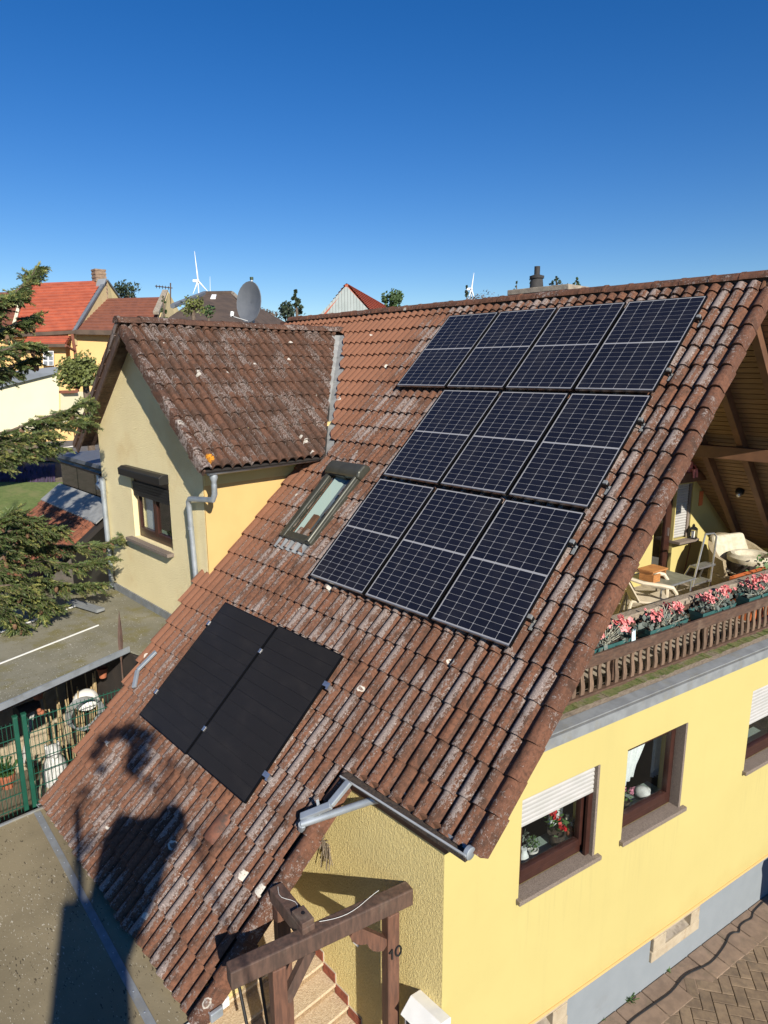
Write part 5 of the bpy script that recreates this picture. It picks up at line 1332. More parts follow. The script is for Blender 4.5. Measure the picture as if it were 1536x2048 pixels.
# ------------------------------------------------------------------ lean-to on the far side of the cross gable
lean = thing('lean_to', V((-11.5,-.6,GZ)), 'lean-to with rusty red tiled roof and dark glazed strip beyond the cross gable', 'lean-to')
tile_mat('lean_tile', EX, V((0,.78,.62)), (0,0,0), (.26,.095,.052), (.19,.075,.044), .15, None, .3)
lt0, lt1 = aty(100,972,-.15), aty(207,1030,-.15)
zl0 = (lt0.z+lt1.z)/2; LX = aty(108,968,-.15).x
MB().prism([(LX,-.15,zl0),(LX,-2.6,zl0-1.9),(LX,-2.6,zl0-2.0),(LX,-.15,zl0-.1)], (-LX-9.45,0,0)).build('lean_to_roof', 'underlay', lean)
ang = math.atan2(1.9,2.45); LES = V((0,math.cos(ang),math.sin(ang))); LEN = V((0,-math.sin(ang),math.cos(ang)))
LFm = Matrix.Identity(4)
for i in range(3): LFm[i][0] = (1,0,0)[i]; LFm[i][1] = LES[i]; LFm[i][2] = LEN[i]; LFm[i][3] = (LX,-.15,zl0)[i]
LT_ = tile_mesh('lean_tile', PROF, mat='lean_tile')
for k in range(0, 6):
    for c in range(int((-9.45-LX)/TW)): inst(LT_, 'roof_tile', LFm @ Matrix.Translation((c*TW, -.12-(k+1)*TL, .01)) @ jitter(), lean)
MB().prism([(LX,-.03,zl0+.16),(LX,-.47,zl0-.16),(LX,-.47,zl0-.13),(LX,-.03,zl0+.19)], (-LX-9.42,0,0)).build('flashing', 'lead', lean)
MB().box((LX+.1,.02,zl0-3),(-9.45,.12,zl0+.80)).build('wall_strip', 'sky_frame', lean)
for k in range(3): x = LX+.15+k*(-9.5-LX-.15)/3; MB().box((x,-.005,zl0+.12),(x+(-9.5-LX-.15)/3-.04,.018,zl0+.72)).build('glass_panel', 'glass_dark', lean)
MB().box((LX-.05,-.05,zl0+.80),(-9.42,2.8,zl0+.88)).build('upper_roof', 'dish_grey', lean)
gz2 = zl0+.80
g4 = MB().gutter((LX-.1,-.14,gz2), (-9.75,-.14,gz2-.03), .07, gd, (0,-1,0)).build('gutter', 'black_metal', lean, smooth=True)
MB().tube([(-9.98,-.14,gz2-.06),(-9.98,-.14,gz2-.22),(-9.9,-.2,gz2-.34),(-9.5,-.34,.48),(px_-.04,-.36,.42)], .04, 10).build('downpipe', 'zinc', lean, smooth=True)

# ------------------------------------------------------------------ spruce reaching in from the left
stdmat('needle', (.092,.128,.030), (.045,.072,.019), 6, .6, rnd=.0)
stdmat('needle_tip', (.24,.24,.065), (.15,.17,.042), 9, .6)
stdmat('bark', (.15,.11,.08), (.09,.065,.045), 12, .9, bump=.6, bscale=40)
stdmat('cone', (.19,.105,.055), (.12,.065,.035), 40, .8, bump=.8, bscale=60)
tb = far(-420, 1500, 11.3); spruce = thing('spruce_tree', V((tb.x,tb.y,GZ-.05)), 'spruce with hanging brown cones reaching in from the left edge', 'tree')
MB().tube([V((tb.x,tb.y,GZ-.1)), V((tb.x+.05,tb.y,0)), V((tb.x,tb.y+.05,5)), V((tb.x,tb.y,11))], [.32,.27,.18,.04], 10).build('trunk', 'bark', spruce, smooth=True)
BO = [  # pixel path of each bough and how far away it is
 ([(-60,655),(-10,625),(30,585),(58,560),(74,534)], 10.2, .20), ([(-60,640),(0,598),(40,590)], 10.1,.22), ([(-60,700),(0,665),(40,645),(66,632)], 10.3, .26),
 ([(-60,730),(-5,705),(35,690),(78,692)], 10.0, .32), ([(-60,770),(-10,745),(20,735),(62,718)], 10.2, .32), 
 ([(-60,880),(20,862),(80,838),(130,822),(178,800)], 10.9, .42), ([(-60,905),(10,885),(70,868),(125,850),(172,838)], 10.7, .5), ([(-60,930),(0,915),(50,900),(105,892)], 10.6, .5), 
 
 ([(-60,1095),(20,1062),(70,1052),(120,1058)], 11.2, .55), ([(-60,1110),(10,1100),(80,1090),(140,1092),(200,1090),(246,1072)], 11.8, .50), ([(-60,1140),(10,1130),(90,1122),(160,1130),(215,1118)], 11.6, .55),
 ([(-60,1165),(0,1160),(80,1160),(140,1170),(196,1168)], 11.4, .55), ([(-60,1195),(0,1195),(60,1198),(110,1212)], 11.1, .5), ([(-60,1205),(-10,1215),(20,1235),(40,1258)], 10.9, .45), ([(-60,1080),(0,1040),(20,1030),(60,1035)], 11.0, .5), ([(-60,1130),(0,1120),(40,1075),(95,1068)], 11.3, .5), ([(-60,1180),(20,1170),(70,1185),(85,1230)], 11.0, .45)]
fol, tip, wood, cones = MB(), MB(), MB(), []
def needles(p, d, ln, dens, col):
    """one spray: a thin twig bristling with short needles"""
    d = d.normalized(); n = max(3, int(ln*dens)); u0 = d.orthogonal().normalized(); w0 = d.cross(u0)
    q = p+d*ln
    wood.tube([p, q], .004, 3, caps=False)
    for i in range(n):
        t = (i+R_.random())/n; c = p+d*(ln*t); a = R_.uniform(0, 6.283)
        r = (u0*math.cos(a)+w0*math.sin(a)); e = c + (r*.9+d*R_.uniform(.5,1.1)).normalized()*R_.uniform(.024,.042)
        s_ = d.cross(r)*R_.uniform(.005,.0085)
        col.add([c-s_, c+s_, e+s_*.4, e-s_*.4], [(0,1,2,3)])
for path, D, spread in BO:
    P = [far(px, py, D+.25*i) for i, (px, py) in enumerate(path)]
    pts = []
    for i in range(len(P)-1):
        for t in (0,.2,.4,.6,.8): pts.append(P[i].lerp(P[i+1], t))
    pts.append(P[-1]); N_ = len(pts)
    wood.tube(pts, .022, 6, r2=.005)
    for i in range(2, N_):
        f = i/N_; base = pts[i]; d = (pts[i]-pts[i-1]).normalized()
        for sgn in (-1, 1, 0):
            if R_.random() < (.26 if D < 10.45 else .07): continue
            side = d.cross(V((0,0,1))).normalized()*(sgn if sgn else R_.uniform(-.4,.4))
            ln = spread*R_.uniform(.35,.75)*(1.1-.6*f)
            td = (d*R_.uniform(.4,.9)+side*R_.uniform(.6,1.1)+V((0,0,R_.uniform(-.9,.15)))).normalized()
            q = base+td*ln
            for k in range(4):
                b = base.lerp(q, .15+.28*k)
                for s2 in (-1, 1):
                    td2 = (td*.8+td.cross(V((0,0,1)))*s2*R_.uniform(.4,1.0)+V((0,0,R_.uniform(-.5,.25)))).normalized()
                    needles(b, td2, R_.uniform(.07,.16), 210, tip if R_.random() < .22 else fol)
            needles(base, td, ln, 220, fol)
        if R_.random() < .42 and len(cones) < 110: cones.append(base+V((R_.uniform(-.1,.1),R_.uniform(-.1,.1),-.03)))
    needles(pts[-2], pts[-1]-pts[-3], .18, 300, tip)
fol.build('crown', 'needle', spruce, kind='stuff'); tip.build('crown_tips', 'needle_tip', spruce, kind='stuff'); wood.build('branches', 'bark', spruce, kind='stuff')
for c in cones:
    l = R_.uniform(.11,.16); MB().lathe([(.008,0),(.028,-l*.2),(.034,-l*.5),(.026,-l*.85),(.006,-l)], c, 8, V((R_.uniform(-.2,.2),R_.uniform(-.2,.2),1))).build('cone', 'cone', spruce, smooth=True)

# ------------------------------------------------------------------ village behind
stdmat('roof_red', (.42,.105,.052), (.33,.08,.042), 2, .8, bump=.3, bscale=10, rnd=.06)
stdmat('roof_brown', (.22,.078,.045), (.165,.06,.037), 2.5, .85, rnd=.06)
stdmat('roof_dark', (.10,.068,.048), (.065,.046,.034), 1.6, .9, bump=.4, bscale=6)
stdmat('wall_ochre', (.68,.45,.19), (.65,.42,.175), .8, .9); stdmat('wall_cream', (.70,.64,.45), (.67,.61,.42), .8, .9)
stdmat('wall_gable_yellow', (.72,.58,.31), (.66,.52,.26), 1.2, .9)
stdmat('slate', (.155,.175,.20), (.12,.135,.155), 1.2, .55); stdmat('board_grey', (.33,.37,.36), (.28,.32,.31), 2, .8)
stdmat('chimney_brick', (.30,.21,.14), (.20,.14,.10), 6, .9); stdmat('far_white', (.80,.80,.80), rough=.5)
stdmat('crown_green', (.055,.10,.025), (.03,.06,.016), .9, .7); stdmat('crown_dark', (.03,.05,.022), (.018,.032,.015), .9, .7); stdmat('crown_olive', (.16,.18,.045), (.09,.11,.03), 4, .6); stdmat('crown_bare', (.10,.075,.06), (.07,.055,.045), 2, .8)
def quad(mb, *p): mb.add(list(p), [tuple(range(len(p)))])
def slabq(a, b, c, d, t):                                     # a roof sheet with thickness
    n_ = (V(b)-V(a)).cross(V(d)-V(a)).normalized(); n_ = n_ if n_.z > 0 else -n_
    m = MB(); m.prism([a,b,c,d], n_*-t); return m
def tiled(a, b, c, d, name, mat, parent, rows, t=.12):        # a (eave left) b (eave right) c (ridge right) d (ridge left): courses as parts
    a, b, c, d = V(a), V(b), V(c), V(d)
    n_ = (b-a).cross(d-a).normalized(); n_ = n_ if n_.z > 0 else -n_
    ob = slabq(a-n_*.05, b-n_*.05, c-n_*.05, d-n_*.05, t).build(name, mat, parent)
    for i in range(rows):
        f, g = i/rows, (i+1)/rows+.004
        p, q, r, s = a.lerp(d,f), b.lerp(c,f), b.lerp(c,g), a.lerp(d,g)
        m = MB(); m.add([p+n_*.07, q+n_*.07, r, s, p, q], [(0,1,2,3),(4,5,1,0)]); m.build('tile_course', mat, ob)
    return ob
# ochre farmhouse with bright red roof
D0 = 50
och = thing('ochre_farmhouse', far(110,840,D0), 'ochre farmhouse with bright red tiled roof and brick chimney', 'house')
el, er = far(26,668,D0), far(146,660,D0); rl_, rr = far(58,567,D0+6), far(205,561,D0+6)
up = (er.z-el.z)
tiled(el, er, rr, rl_, 'roof_slope', 'roof_red', och, 16)
e2l, e2r, r2l, r2r = far(-60,668,D0), far(20,666,D0), far(-20,585,D0+5), far(46,584,D0+5)
tiled(e2l, e2r, r2r, r2l, 'old_roof_slope', 'roof_brown', och, 14)
slabq(far(20,664,D0-.3), far(27,664,D0-.3), far(48,582,D0+4.6), far(42,582,D0+4.6), .3).build('verge_strip', 'wall_cream', och)
z0 = GZ+1
def wallq(p, q, zb, t=.3, top_p=None, top_q=None):
    p, q = V(p), V(q); m = MB(); nrm = (q-p).cross(V((0,0,1))).normalized()
    m.prism([V((p.x,p.y,zb)), V((q.x,q.y,zb)), q, p], -nrm*t if nrm.dot(CAM-p) > 0 else nrm*t); return m
wallq(far(-60,672,D0+.5), far(150,664,D0+.5), -6).build('wall', 'wall_ochre', och)
wallq(far(136,664,D0+.3), far(240,664,D0+.9), -6).build('wing_wall', 'wall_ochre', och)
# gable parapet between the two roofs
gp = [far(146,664,D0+.2), far(214,562,D0+6.1), far(219,566,D0+6.3), far(240,600,D0+11), far(152,664,D0+.5)]
m = MB(); m.prism([far(148,664,D0+.1), far(212,560,D0+6), far(243,602,D0+8), far(243,690,D0+8), far(150,690,D0+.1)], V((-.2,.25,0))); m.build('gable_parapet', 'wall_gable_yellow', och)
m = MB(); m.beam(far(147,663,D0-.1), far(211,560,D0+5.9), .22, .12); m.build('parapet_coping', 'slate', och); MB().beam(far(213,560,D0+6), far(243,602,D0+7.9), .22, .12).build('parapet_coping', 'slate', och)
tiled(far(150,662,D0+.2), far(300,663,D0+.8), far(330,594,D0+6), far(216,597,D0+6), 'wing_roof', 'roof_brown', och, 12)
cz = far(201,588,D0+6); cw3 = .75
MB().box((cz.x-cw3/2,cz.y-cw3/2,cz.z-.6),(cz.x+cw3/2,cz.y+cw3/2,far(201,541,D0+6).z)).build('chimney', 'chimney_brick', och)
for i in range(7): MB().box((cz.x-cw3/2-.03,cz.y-cw3/2-.03,cz.z+.1+i*.25),(cz.x+cw3/2+.03,cz.y+cw3/2+.03,cz.z+.22+i*.25)).build('brick_course', 'chimney_brick', och)
m = MB(); m.prism([far(196,562,D0+5.4), far(213,560,D0+5.4), far(207,575,D0+5.2), far(192,575,D0+5.2)], V((0,0,.12))); m.build('chimney_flashing', 'slate', och)
MB().beam(far(20,671,D0-.3), far(150,664,D0-.3), .2, .22).build('eave_gutter', 'roof_dark', och); MB().beam(far(150,664,D0-.2), far(245,666,D0+.2), .2, .3).build('eave_gutter', 'roof_dark', och)
tiled(far(45,689,D0-1.6), far(130,688,D0-1.6), far(141,671,D0-.2), far(57,672,D0-.2), 'lean_to_roof', 'roof_red', och, 4)
wallq(far(30,692,D0-1.2), far(130,691,D0-1.2), -6).build('lean_to_wall', 'wall_ochre', och)
MB().beam(far(45,691,D0-1.8), far(131,691,D0-1.8), .15, .2).build('gutter', 'roof_dark', och)
MB().tube([far(131,691,D0-1.9), far(150,702,D0-1.0), far(152,725,D0-1.0)], .10, 6).build('downpipe', 'roof_brown', och); MB().tube([far(144,668,D0-.6), far(150,700,D0-.6), far(154,790,D0-.6)], .10, 6).build('downpipe', 'roof_brown', och)
def far_window(px0, px1, py0, py1, D, parent, cols=2, rows=3):
    a, b, c = far(px0,py1,D), far(px1,py1,D), far(px0,py0,D); ux = b-a; uz = c-a; nrm = ux.cross(uz).normalized(); nrm = nrm if nrm.dot(CAM-a) > 0 else -nrm
    w = MB().prism([a,b,b+uz,a+uz], nrm*.08).build('window', 'far_white', parent)
    for i in range(cols):
        for j in range(rows):
            p = a+ux*((i+.14)/cols)+uz*((j+.10)/rows)+nrm*.09; m = MB(); m.prism([p, p+ux*(.74/cols), p+ux*(.74/cols)+uz*(.80/rows), p+uz*(.80/rows)], nrm*.012); m.build('pane', 'slate', w)
    return w
far_window(86,107,702,731,D0-1.5,och)
# far end gable of the wing
m = MB(); m.prism([far(312,640,D0+1.5), far(331,584,D0+6), far(362,640,D0+9), far(362,700,D0+9), far(312,700,D0+1.5)], V((.3,.1,0))); m.build('end_gable', 'wall_gable_yellow', och)
MB().beam(far(312,626,D0+1.4), far(331,582,D0+6), .4, .2).build('parapet_coping', 'concrete', och)
ant = thing('roof_aerial', far(341,600,D0+6), 'thin television aerial on the far yellow gable', 'aerial')
MB().tube([far(341,640,D0+6), far(341,566,D0+6)], .05, 5).build('mast', 'roof_dark', ant); MB().tube([far(310,572,D0+6), far(345,576,D0+6)], .04, 5).build('boom', 'roof_dark', ant)
for i in range(5): MB().tube([far(313+6*i,570+i*.7,D0+5.6), far(313+6*i,576+i*.7,D0+6.4)], .03, 4).build('element', 'roof_dark', ant)
# cream garage with slate roof
D1 = 34
cg = thing('cream_garage', far(60,845,D1), 'cream garage with sloping slate-grey roof edge at the left', 'garage')
m = MB(); m.prism([far(-80,790,D1), far(117,743,D1+1), far(119,850,D1+1), far(-80,890,D1)], (far(60,800,D1+3)-far(60,800,D1))); m.build('wall', 'wall_cream', cg)
m = MB(); m.prism([far(-80,795,D1-.2), far(119,745,D1+.8), far(117,733,D1+.9), far(-80,752,D1-.1)], (far(60,800,D1+3)-far(60,800,D1))); m.build('roof', 'slate', cg)
gw = thing('garden_wall', far(145,835,D1+1), 'pale garden wall with posts beside the cream garage', 'wall')
m = MB(); m.prism([far(121,785,D1+1), far(176,783,D1+2), far(176,845,D1+2), far(121,845,D1+1)], V((-.2,.2,0))); m.build('wall', 'wall_cream', gw); MB().beam(far(121,784,D1+1), far(150,783,D1+1.5), .4, .12).build('coping', 'roof_brown', gw)
# dark hipped roof
D2 = 40
dk = thing('dark_roofed_house', far(450,700,D2), 'house with dark brown hipped roof behind the satellite dish', 'house')
A_, B_, Cc, Dd = far(345,610,D2-2), far(408,587,D2+4), far(464,586,D2+6), far(505,612,D2+5)
m = MB(); quad(m, far(330,640,D2-4), far(480,660,D2-4), Cc, B_); quad(m, far(480,660,D2-4), far(600,660,D2+8), Cc); quad(m, far(330,640,D2-4), B_, far(345,640,D2+9)); quad(m, B_, Cc, far(600,660,D2+12), far(345,640,D2+12)); m.build('hipped_roof', 'roof_dark', dk)
MB().tube([far(345,612,D2-2), B_], .14, 6).build('hip_ridge', 'slate', dk); MB().tube([B_, Cc], .14, 6).build('ridge', 'roof_dark', dk); MB().tube([Cc, far(492,612,D2+3)], .14, 6).build('hip_ridge', 'concrete', dk)
wallq(far(330,642,D2-3.6), far(480,662,D2-3.6), -6).build('wall', 'wall_cream', dk)
m = MB(); m.prism([far(421,598,D2-.6), far(431,598,D2-.6), far(433,591,D2+.2), far(424,591,D2+.2)], V((0,0,.06))); m.build('rooflight', 'far_white', dk)
# grey boarded gable with red roof
D3 = 40
gg = thing('grey_gabled_house', far(700,740,D3), 'house with grey boarded gable and red roof behind the ridge', 'house')
ap_ = far(693,571,D3); gl, grt = far(636,640,D3), far(756,640,D3)
back = (far(800,625,D3+9)-grt)*1.0
sl_ = ap_-gl; 
nbrd = 20
for i in range(nbrd):
    f = (i+.5)/nbrd; p = gl.lerp(grt, i/nbrd); q = gl.lerp(grt, (i+.93)/nbrd)
    h0 = (1-abs(i/nbrd-.475)/.525)*(ap_.z-gl.z); h1 = (1-abs((i+.93)/nbrd-.475)/.525)*(ap_.z-gl.z)
    m = MB(); m.prism([p+V((0,0,-2)), q+V((0,0,-2)), q+V((0,0,max(.05,h1))), p+V((0,0,max(.05,h0)))], (far(700,700,D3+.3)-far(700,700,D3))*R_.uniform(.8,1)); m.build('gable_board', 'board_grey', gg)
bk = V((back.x, back.y, 0)).normalized()*13
ap2 = ap_+V((0,0,.12))
tiled(grt+(grt-ap_)*.06, grt+(grt-ap_)*.06+bk, ap2+bk, ap2, 'roof_slope', 'roof_red', gg, 12, .1)
tiled(gl+(gl-ap_)*.06+bk, gl+(gl-ap_)*.06, ap2, ap2+bk, 'roof_slope', 'roof_red', gg, 12, .1)
a_, b_ = far(676,629,D3-.2), far(716,627,D3-.2); MB().beam(a_, b_, .12, .14).build('window_head', 'far_white', gg); a_, b_ = far(678,636,D3-.15), far(714,634,D3-.15); MB().beam(a_, b_, .1, .3).build('window', 'slate', gg)
# trees
def far_tree(px, py, D, w, h, mat, lab, n_=900, ls=.16, kind='round', cat='tree', name='far_tree', bare=False):
    c = far(px, py, D); t_ = thing(name, V((c.x,c.y,gh(c.x,c.y))), lab, cat); rr_ = random.Random(px*7+py)
    MB().tube([V((c.x,c.y,gh(c.x,c.y)-.3)), V((c.x+w*.05,c.y,c.z-h*.25)), V((c.x,c.y,c.z+h*.35))], [w*.06+.05,w*.045+.03,.02], 7).build('trunk', 'bark', t_, smooth=True)
    cl = []
    for k in range(16 if kind == 'round' else 14):
        if kind == 'round': v = V((rr_.gauss(0,1),rr_.gauss(0,1),rr_.gauss(0,1))).normalized(); v = V((v.x*w*.36,v.y*w*.36,v.z*h*.36))*rr_.uniform(.5,1); cl.append((c+v, w*rr_.uniform(.13,.24)))
        else:
            t = rr_.random(); a = rr_.uniform(0,6.28); rad = w*.5*(1-t)*rr_.uniform(.5,1); cl.append((c+V((math.cos(a)*rad,math.sin(a)*rad,h*(t-.5))), w*rr_.uniform(.10,.2)*(1.1-t)))
    mb = MB()
    for k in range(n_):
        cc, r = cl[rr_.randrange(len(cl))]; v = V((rr_.gauss(0,1),rr_.gauss(0,1),rr_.gauss(0,1))); v = v.normalized()*r*rr_.random()**.4
        n1 = V((rr_.uniform(-1,1),rr_.uniform(-1,1),rr_.uniform(-.2,1))).normalized(); u_ = n1.orthogonal().normalized(); w_ = n1.cross(u_); s_ = ls*rr_.uniform(.5,1.2)
        mb.add([cc+v+u_*s_, cc+v+w_*s_*.6, cc+v-u_*s_, cc+v-w_*s_*.6], [(0,1,2,3)])
    mb.build('crown', mat, t_, kind='stuff'); return t_
far_tree(592,612,60,2.0,2.6,'crown_dark','dark scraggy pine left of the grey gable', 700, .16, 'cone')
far_tree(575,622,70,3.4,1.6,'crown_dark','low dark conifer beside the scraggy pine', 500, .18)
far_tree(545,632,75,4,1.4,'crown_bare','brown leafless shrubs at the foot of the pine', 500, .16)
far_tree(788,602,75,3.0,2.4,'crown_green','round fresh green tree right of the red roof', 700, .2)
far_tree(252,584,90,4.2,2.4,'crown_dark','dark leafy tree behind the ochre farmhouse', 700, .2)
far_tree(933,592,120,1.4,3.4,'crown_dark','slim dark conifer beside the far wind turbine', 500, .2, 'cone')
far_tree(965,600,130,7,2.2,'crown_bare','bare hazy bushes behind the ridge by the far turbine', 500, .18)
far_tree(384,612,30,1.3,1.0,'crown_olive','small yellow-green shrub in front of the dark hipped roof', 420, .07, 'round', 'shrub', 'shrub')
far_tree(327,612,32,.35,1.3,'crown_green','slim green columnar shrub before the far yellow gable', 300, .06, 'cone', 'shrub', 'shrub')
far_tree(168,750,30,2.2,2.0,'crown_olive','sunlit yellow-green bush beside the garden wall', 2600, .085, 'round', 'shrub', 'shrub')
far_tree(1060,572,70,1.0,1.6,'crown_dark','tip of a dark conifer left of the chimney pot', 200, .14, 'cone'); far_tree(1033,575,75,.8,1.2,'crown_dark','tip of a dark conifer at the chimney slab edge', 200, .14, 'cone'); far_tree(1112,564,70,2.0,1.0,'crown_dark','dark conifer tip right of the chimney pot', 200, .14, 'cone'); far_tree(1153,568,75,1.1,1.2,'crown_green','dark conifer tip farthest right behind the ridge', 200, .14, 'cone')
far_tree(415,622,34,.9,.6,'crown_green','low green bush peeping over the cross gable ridge', 260, .07, 'round', 'shrub', 'shrub')
# garden far left: lawn, flower bed, road
def on_ground(px, py, up=.05):
    z = GZ
    for _ in range(30): p = atz(px, py, z); z = .5*z+.5*gh(p.x, p.y)
    p = atz(px, py, z); return V((p.x, p.y, gh(p.x, p.y)+up))
def ground_sheet(name, mat, c00, c10, c11, c01, up, n=10, m=8):   # four pixel corners, laid over the terrain
    mb = MB(); vs = []
    for i in range(n+1):
        for j in range(m+1):
            f, g = i/n, j/m
            px = (c00[0]*(1-f)+c10[0]*f)*(1-g)+(c01[0]*(1-f)+c11[0]*f)*g; py = (c00[1]*(1-f)+c10[1]*f)*(1-g)+(c01[1]*(1-f)+c11[1]*f)*g
            vs.append(on_ground(px, py, up))
    mb.add(vs, [(i*(m+1)+j, (i+1)*(m+1)+j, (i+1)*(m+1)+j+1, i*(m+1)+j+1) for i in range(n) for j in range(m)])
    ob = mb.build(name, mat, None, smooth=True); ob['kind'] = 'structure'; return ob
ground_sheet('lawn', 'lawn', (-80,1130), (240,1110), (175,968), (-80,968), .10)
stdmat('asphalt', (.10,.105,.115), (.08,.085,.095), 2, .85)
r_ = ground_sheet('road', 'asphalt', (60,925), (205,925), (215,850), (95,858), .10)
for i, (a, b) in enumerate((((108,902),(172,893)),((118,872),(178,862)))):
    m = MB(); m.beam(on_ground(*a, .13), on_ground(*b, .13), .30, .02); ob = m.build('road_line', 'far_white', r_)
mb = MB()
for k in range(1400):
    p = on_ground(R_.uniform(-20,110), R_.uniform(936,968), .06); s_ = R_.uniform(.06,.13)
    mb.add([p+V((-s_,0,0)), p+V((s_,0,.0)), p+V((0,s_*.3,s_*2.4))], [(0,1,2)])
stdmat('lavender', (.20,.125,.25), (.13,.11,.16), 3, .8); lv = mb.build('lavender_bed', 'lavender', None); tag(lv, 'purple flowering bed along the far lawn', 'flower bed', kind='stuff')
# wind turbines on the horizon
def turbine(hx, hy, base_y, tips, D, lab):
    hub = far(hx, hy, D); t_ = thing('wind_turbine', V((hub.x,hub.y,gh(hub.x,hub.y))), lab, 'wind turbine', 'wind turbines on the horizon')
    k = D/FPX; MB().tube([V((hub.x,hub.y,-2)), V((hub.x,hub.y,hub.z-.5*k))], 1.9*k, 10, r2=1.0*k).build('tower', 'far_white', t_, smooth=True)
    away = V((ray(hx,hy).x, ray(hx,hy).y, 0)).normalized(); sd = V((-away.y, away.x, 0))
    MB().beam(hub-sd*2*k-away*1*k, hub+sd*9*k, 4.2*k, 4.2*k).build('nacelle', 'far_white', t_)
    MB().ball(hub-away*3*k, 2.4*k).build('hub', 'far_white', t_, smooth=True)
    for (tx, ty) in tips:
        e = far(tx, ty, D)-away*3*k; o = hub-away*3*k; MB().tube([o, o.lerp(e,.18), e], [.9*k,1.35*k,.35*k], 6).build('blade', 'far_white', t_, smooth=True)
turbine(396,562,600,[(389,503),(419,587),(386,588)], 900, 'nearer white wind turbine left of the satellite dish')
turbine(943,578,610,[(948,546),(950,603),(937,597)], 1700, 'distant white wind turbine above the ridge at centre right')
ms = thing('radio_mast', far(421,588,300), 'thin pale mast right of the nearer wind turbine', 'mast'); MB().tube([far(421,620,300), far(420,553,300)], .16, 5, r2=.05).build('pole', 'far_white', ms)

# ------------------------------------------------------------------ the photographer on a raised platform, behind the camera: only the shadow falls into the picture
stdmat('cloth_dark', (.04,.045,.06), rough=.9); stdmat('skin', (.55,.36,.26), rough=.6); stdmat('hair_brown', (.06,.04,.03), rough=.8)
ux = LDIR.cross(V((0,0,1))).normalized(); uz = ux.cross(LDIR)
def cp(u, v, back=.75): return CAM + ux*u + uz*v - LDIR*back
man = thing('person', cp(-.05,-2.1,.9), 'person in dark clothes on a raised platform, seen only by the shadow cast', 'person')
bm_v = [cp(-.50,-1.72), cp(-.12,-1.18), cp(.03,-1.05), cp(.20,-.95), cp(.31,-.86), cp(-.15,-.92), cp(-.34,-.82), cp(-.62,-2.2), cp(-.42,-2.2), cp(-.65,-2.75), cp(-.42,-2.75), cp(.36,-1.10)]
bm_r = [.26,.42,.34,.22,.17,.24,.20,.13,.13,.1,.1,.12]
bm_e = [(0,1),(1,2),(2,3),(3,4),(2,5),(5,6),(0,7),(0,8),(7,9),(8,10),(3,11)]
me = bpy.data.meshes.new('body'); o0 = wloc(man); me.from_pydata([tuple(v-o0) for v in bm_v], bm_e, []); me.update()
me.materials.append(MATS['cloth_dark']); bo = bpy.data.objects.new('body', me); link(bo, man)
sk2 = bo.modifiers.new('skin', 'SKIN')
for i, r in enumerate(bm_r): me.skin_vertices[0].data[i].radius = (r, r)
me.skin_vertices[0].data[0].use_root = True
sb = bo.modifiers.new('sub', 'SUBSURF'); sb.levels = 2; sb.render_levels = 2
MB().ball(cp(.33,-.84,.80), .15, (1,1,1.1), 14, 10).build('hair', 'hair_brown', man, smooth=True)
plat = thing('work_platform', cp(-.6,-2.9,1.0), 'raised work platform column, seen only by its shadow on the flat roof', 'platform')
MB().prism([cp(-.84,-1.42,1.1), cp(-.20,-1.45,1.1), cp(-.22,-4.2,1.1), cp(-.98,-4.2,1.1)], -LDIR*.08).build('mast_column', 'zinc_dull', plat)
MB().tube([cp(-.70,-.55,2.1), cp(-.66,-1.5,2.1)], .05, 8).build('post', 'zinc_dull', plat)

# bin added out of view on the right to throw a shadow on the plinth
wb = thing('shadow_bin', wp(4.8,-1.2,GZ), 'black wheelie bin added out of view on the right to shade the grey plinth', 'bin')
m = MB(WF); m.prism([(4.5,-1.5,GZ+.06),(5.0,-1.5,GZ+.06),(5.06,-1.53,GZ+1.12),(4.44,-1.53,GZ+1.12)], (0,.55,0)); m.build('bin_body', 'black_metal', wb, bevel=.02)
m = MB(WF); m.prism([(4.41,-1.56,GZ+1.12),(5.09,-1.56,GZ+1.12),(5.05,-1.5,GZ+1.2),(4.45,-1.5,GZ+1.2)], (0,.62,0)); m.build('lid', 'black_metal', wb, bevel=.01)
for a_ in (4.5, 5.0): MB(WF).lathe([(.09,-.03),(.1,-.02),(.1,.02),(.09,.03)], (a_,-1.0,GZ+.1), 14, (1,0,0)).build('wheel', 'rubber', wb, smooth=True)

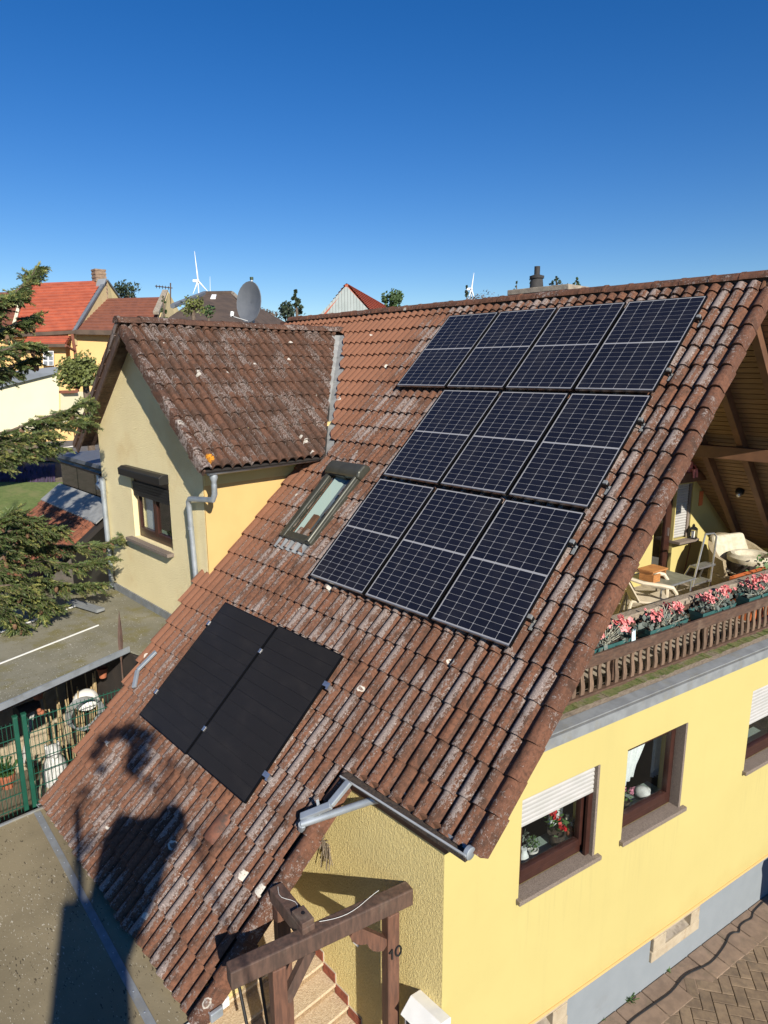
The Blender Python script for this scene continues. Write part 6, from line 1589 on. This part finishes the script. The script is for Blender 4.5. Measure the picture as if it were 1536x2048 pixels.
# ------------------------------------------------------------------ ventilator tile on the lower slope
vt = roofpt(436,1652,-.10); vx, vs_ = vt.x, vt.y*CT+vt.z*ST
VF = FR @ Matrix.Translation((vx, vs_, -.125))
vs, fs = [], []; n, k = 10, 6
for i in range(n+1):
    a_ = math.pi*i/n
    for j in range(k+1):
        t = j/k; r = math.sqrt(max(0,1-t*t)); vs.append((math.cos(a_)*.105*(.55+.45*r), -.16+t*.34, math.sin(a_)*.075*(.25+.75*r)))
for i in range(n):
    for j in range(k): q0 = i*(k+1)+j; fs.append((q0, q0+1, q0+k+2, q0+k+1))
MB(VF).add(vs, fs).build('vent_tile', 'verge_clay', house, smooth=True)
MB(VF).add([(math.cos(math.pi*i/n)*.098, -.15, math.sin(math.pi*i/n)*.068) for i in range(n+1)], [tuple(range(n+1))]).build('vent_mouth', 'room_dark', house)
# unseen leafy twigs, clumps added and shaped for the shadow on the lower roof
br = thing('shadow_branch', cp(.5,-2.6,1.6), 'unseen leafy branch, added and shaped for the blotchy shadow on the lower roof', 'branch')
mb = MB(); mb.tube([cp(.9,-2.8,1.6), cp(.55,-1.2,1.6), cp(.30,-.35,1.6), cp(.22,.15,1.6)], .02, 6, r2=.006); mb.tube([cp(.42,-.8,1.6), cp(.15,-.45,1.6), cp(.02,-.30,1.6)], .009, 5); mb.tube([cp(-.9,-2.4,1.6), cp(-.72,-1.0,1.6), cp(-.62,-.35,1.6)], .018, 6, r2=.006)
mb.build('twigs', 'bark', br)
lf = MB(); RB = random.Random(5)
for (cu, cv, r, n_) in ((-.45,.02,.09,110),(-.36,.16,.10,150),(-.20,.22,.10,170),(-.03,.20,.12,230),(.09,.08,.15,330),(.06,-.12,.15,330),(-.02,-.24,.10,140),(-.40,-.18,.07,60),(.24,.08,.12,50),(.12,-.42,.12,34),(.38,-.30,.12,26),(.30,-.55,.10,18),(-.62,-.45,.12,40),(-.70,-.95,.16,60),(-.55,-.95,.12,40),(.55,-1.05,.14,36),(.20,-1.40,.10,16)):
    for k in range(n_):
        a_ = RB.uniform(0,6.28); q = r*RB.random()**.5; c = cp(cu+math.cos(a_)*q, cv+math.sin(a_)*q, 1.6+RB.uniform(-.25,.25)); s_ = RB.uniform(.018,.038)
        n1 = V((RB.uniform(-1,1),RB.uniform(-1,1),RB.uniform(-1,1))).normalized(); u_ = n1.orthogonal().normalized(); w_ = n1.cross(u_)
        lf.add([c+u_*s_, c+w_*s_*.7, c-u_*s_, c-w_*s_*.7], [(0,1,2,3)])
lf.build('leaves', 'leaf_green', br, kind='stuff')
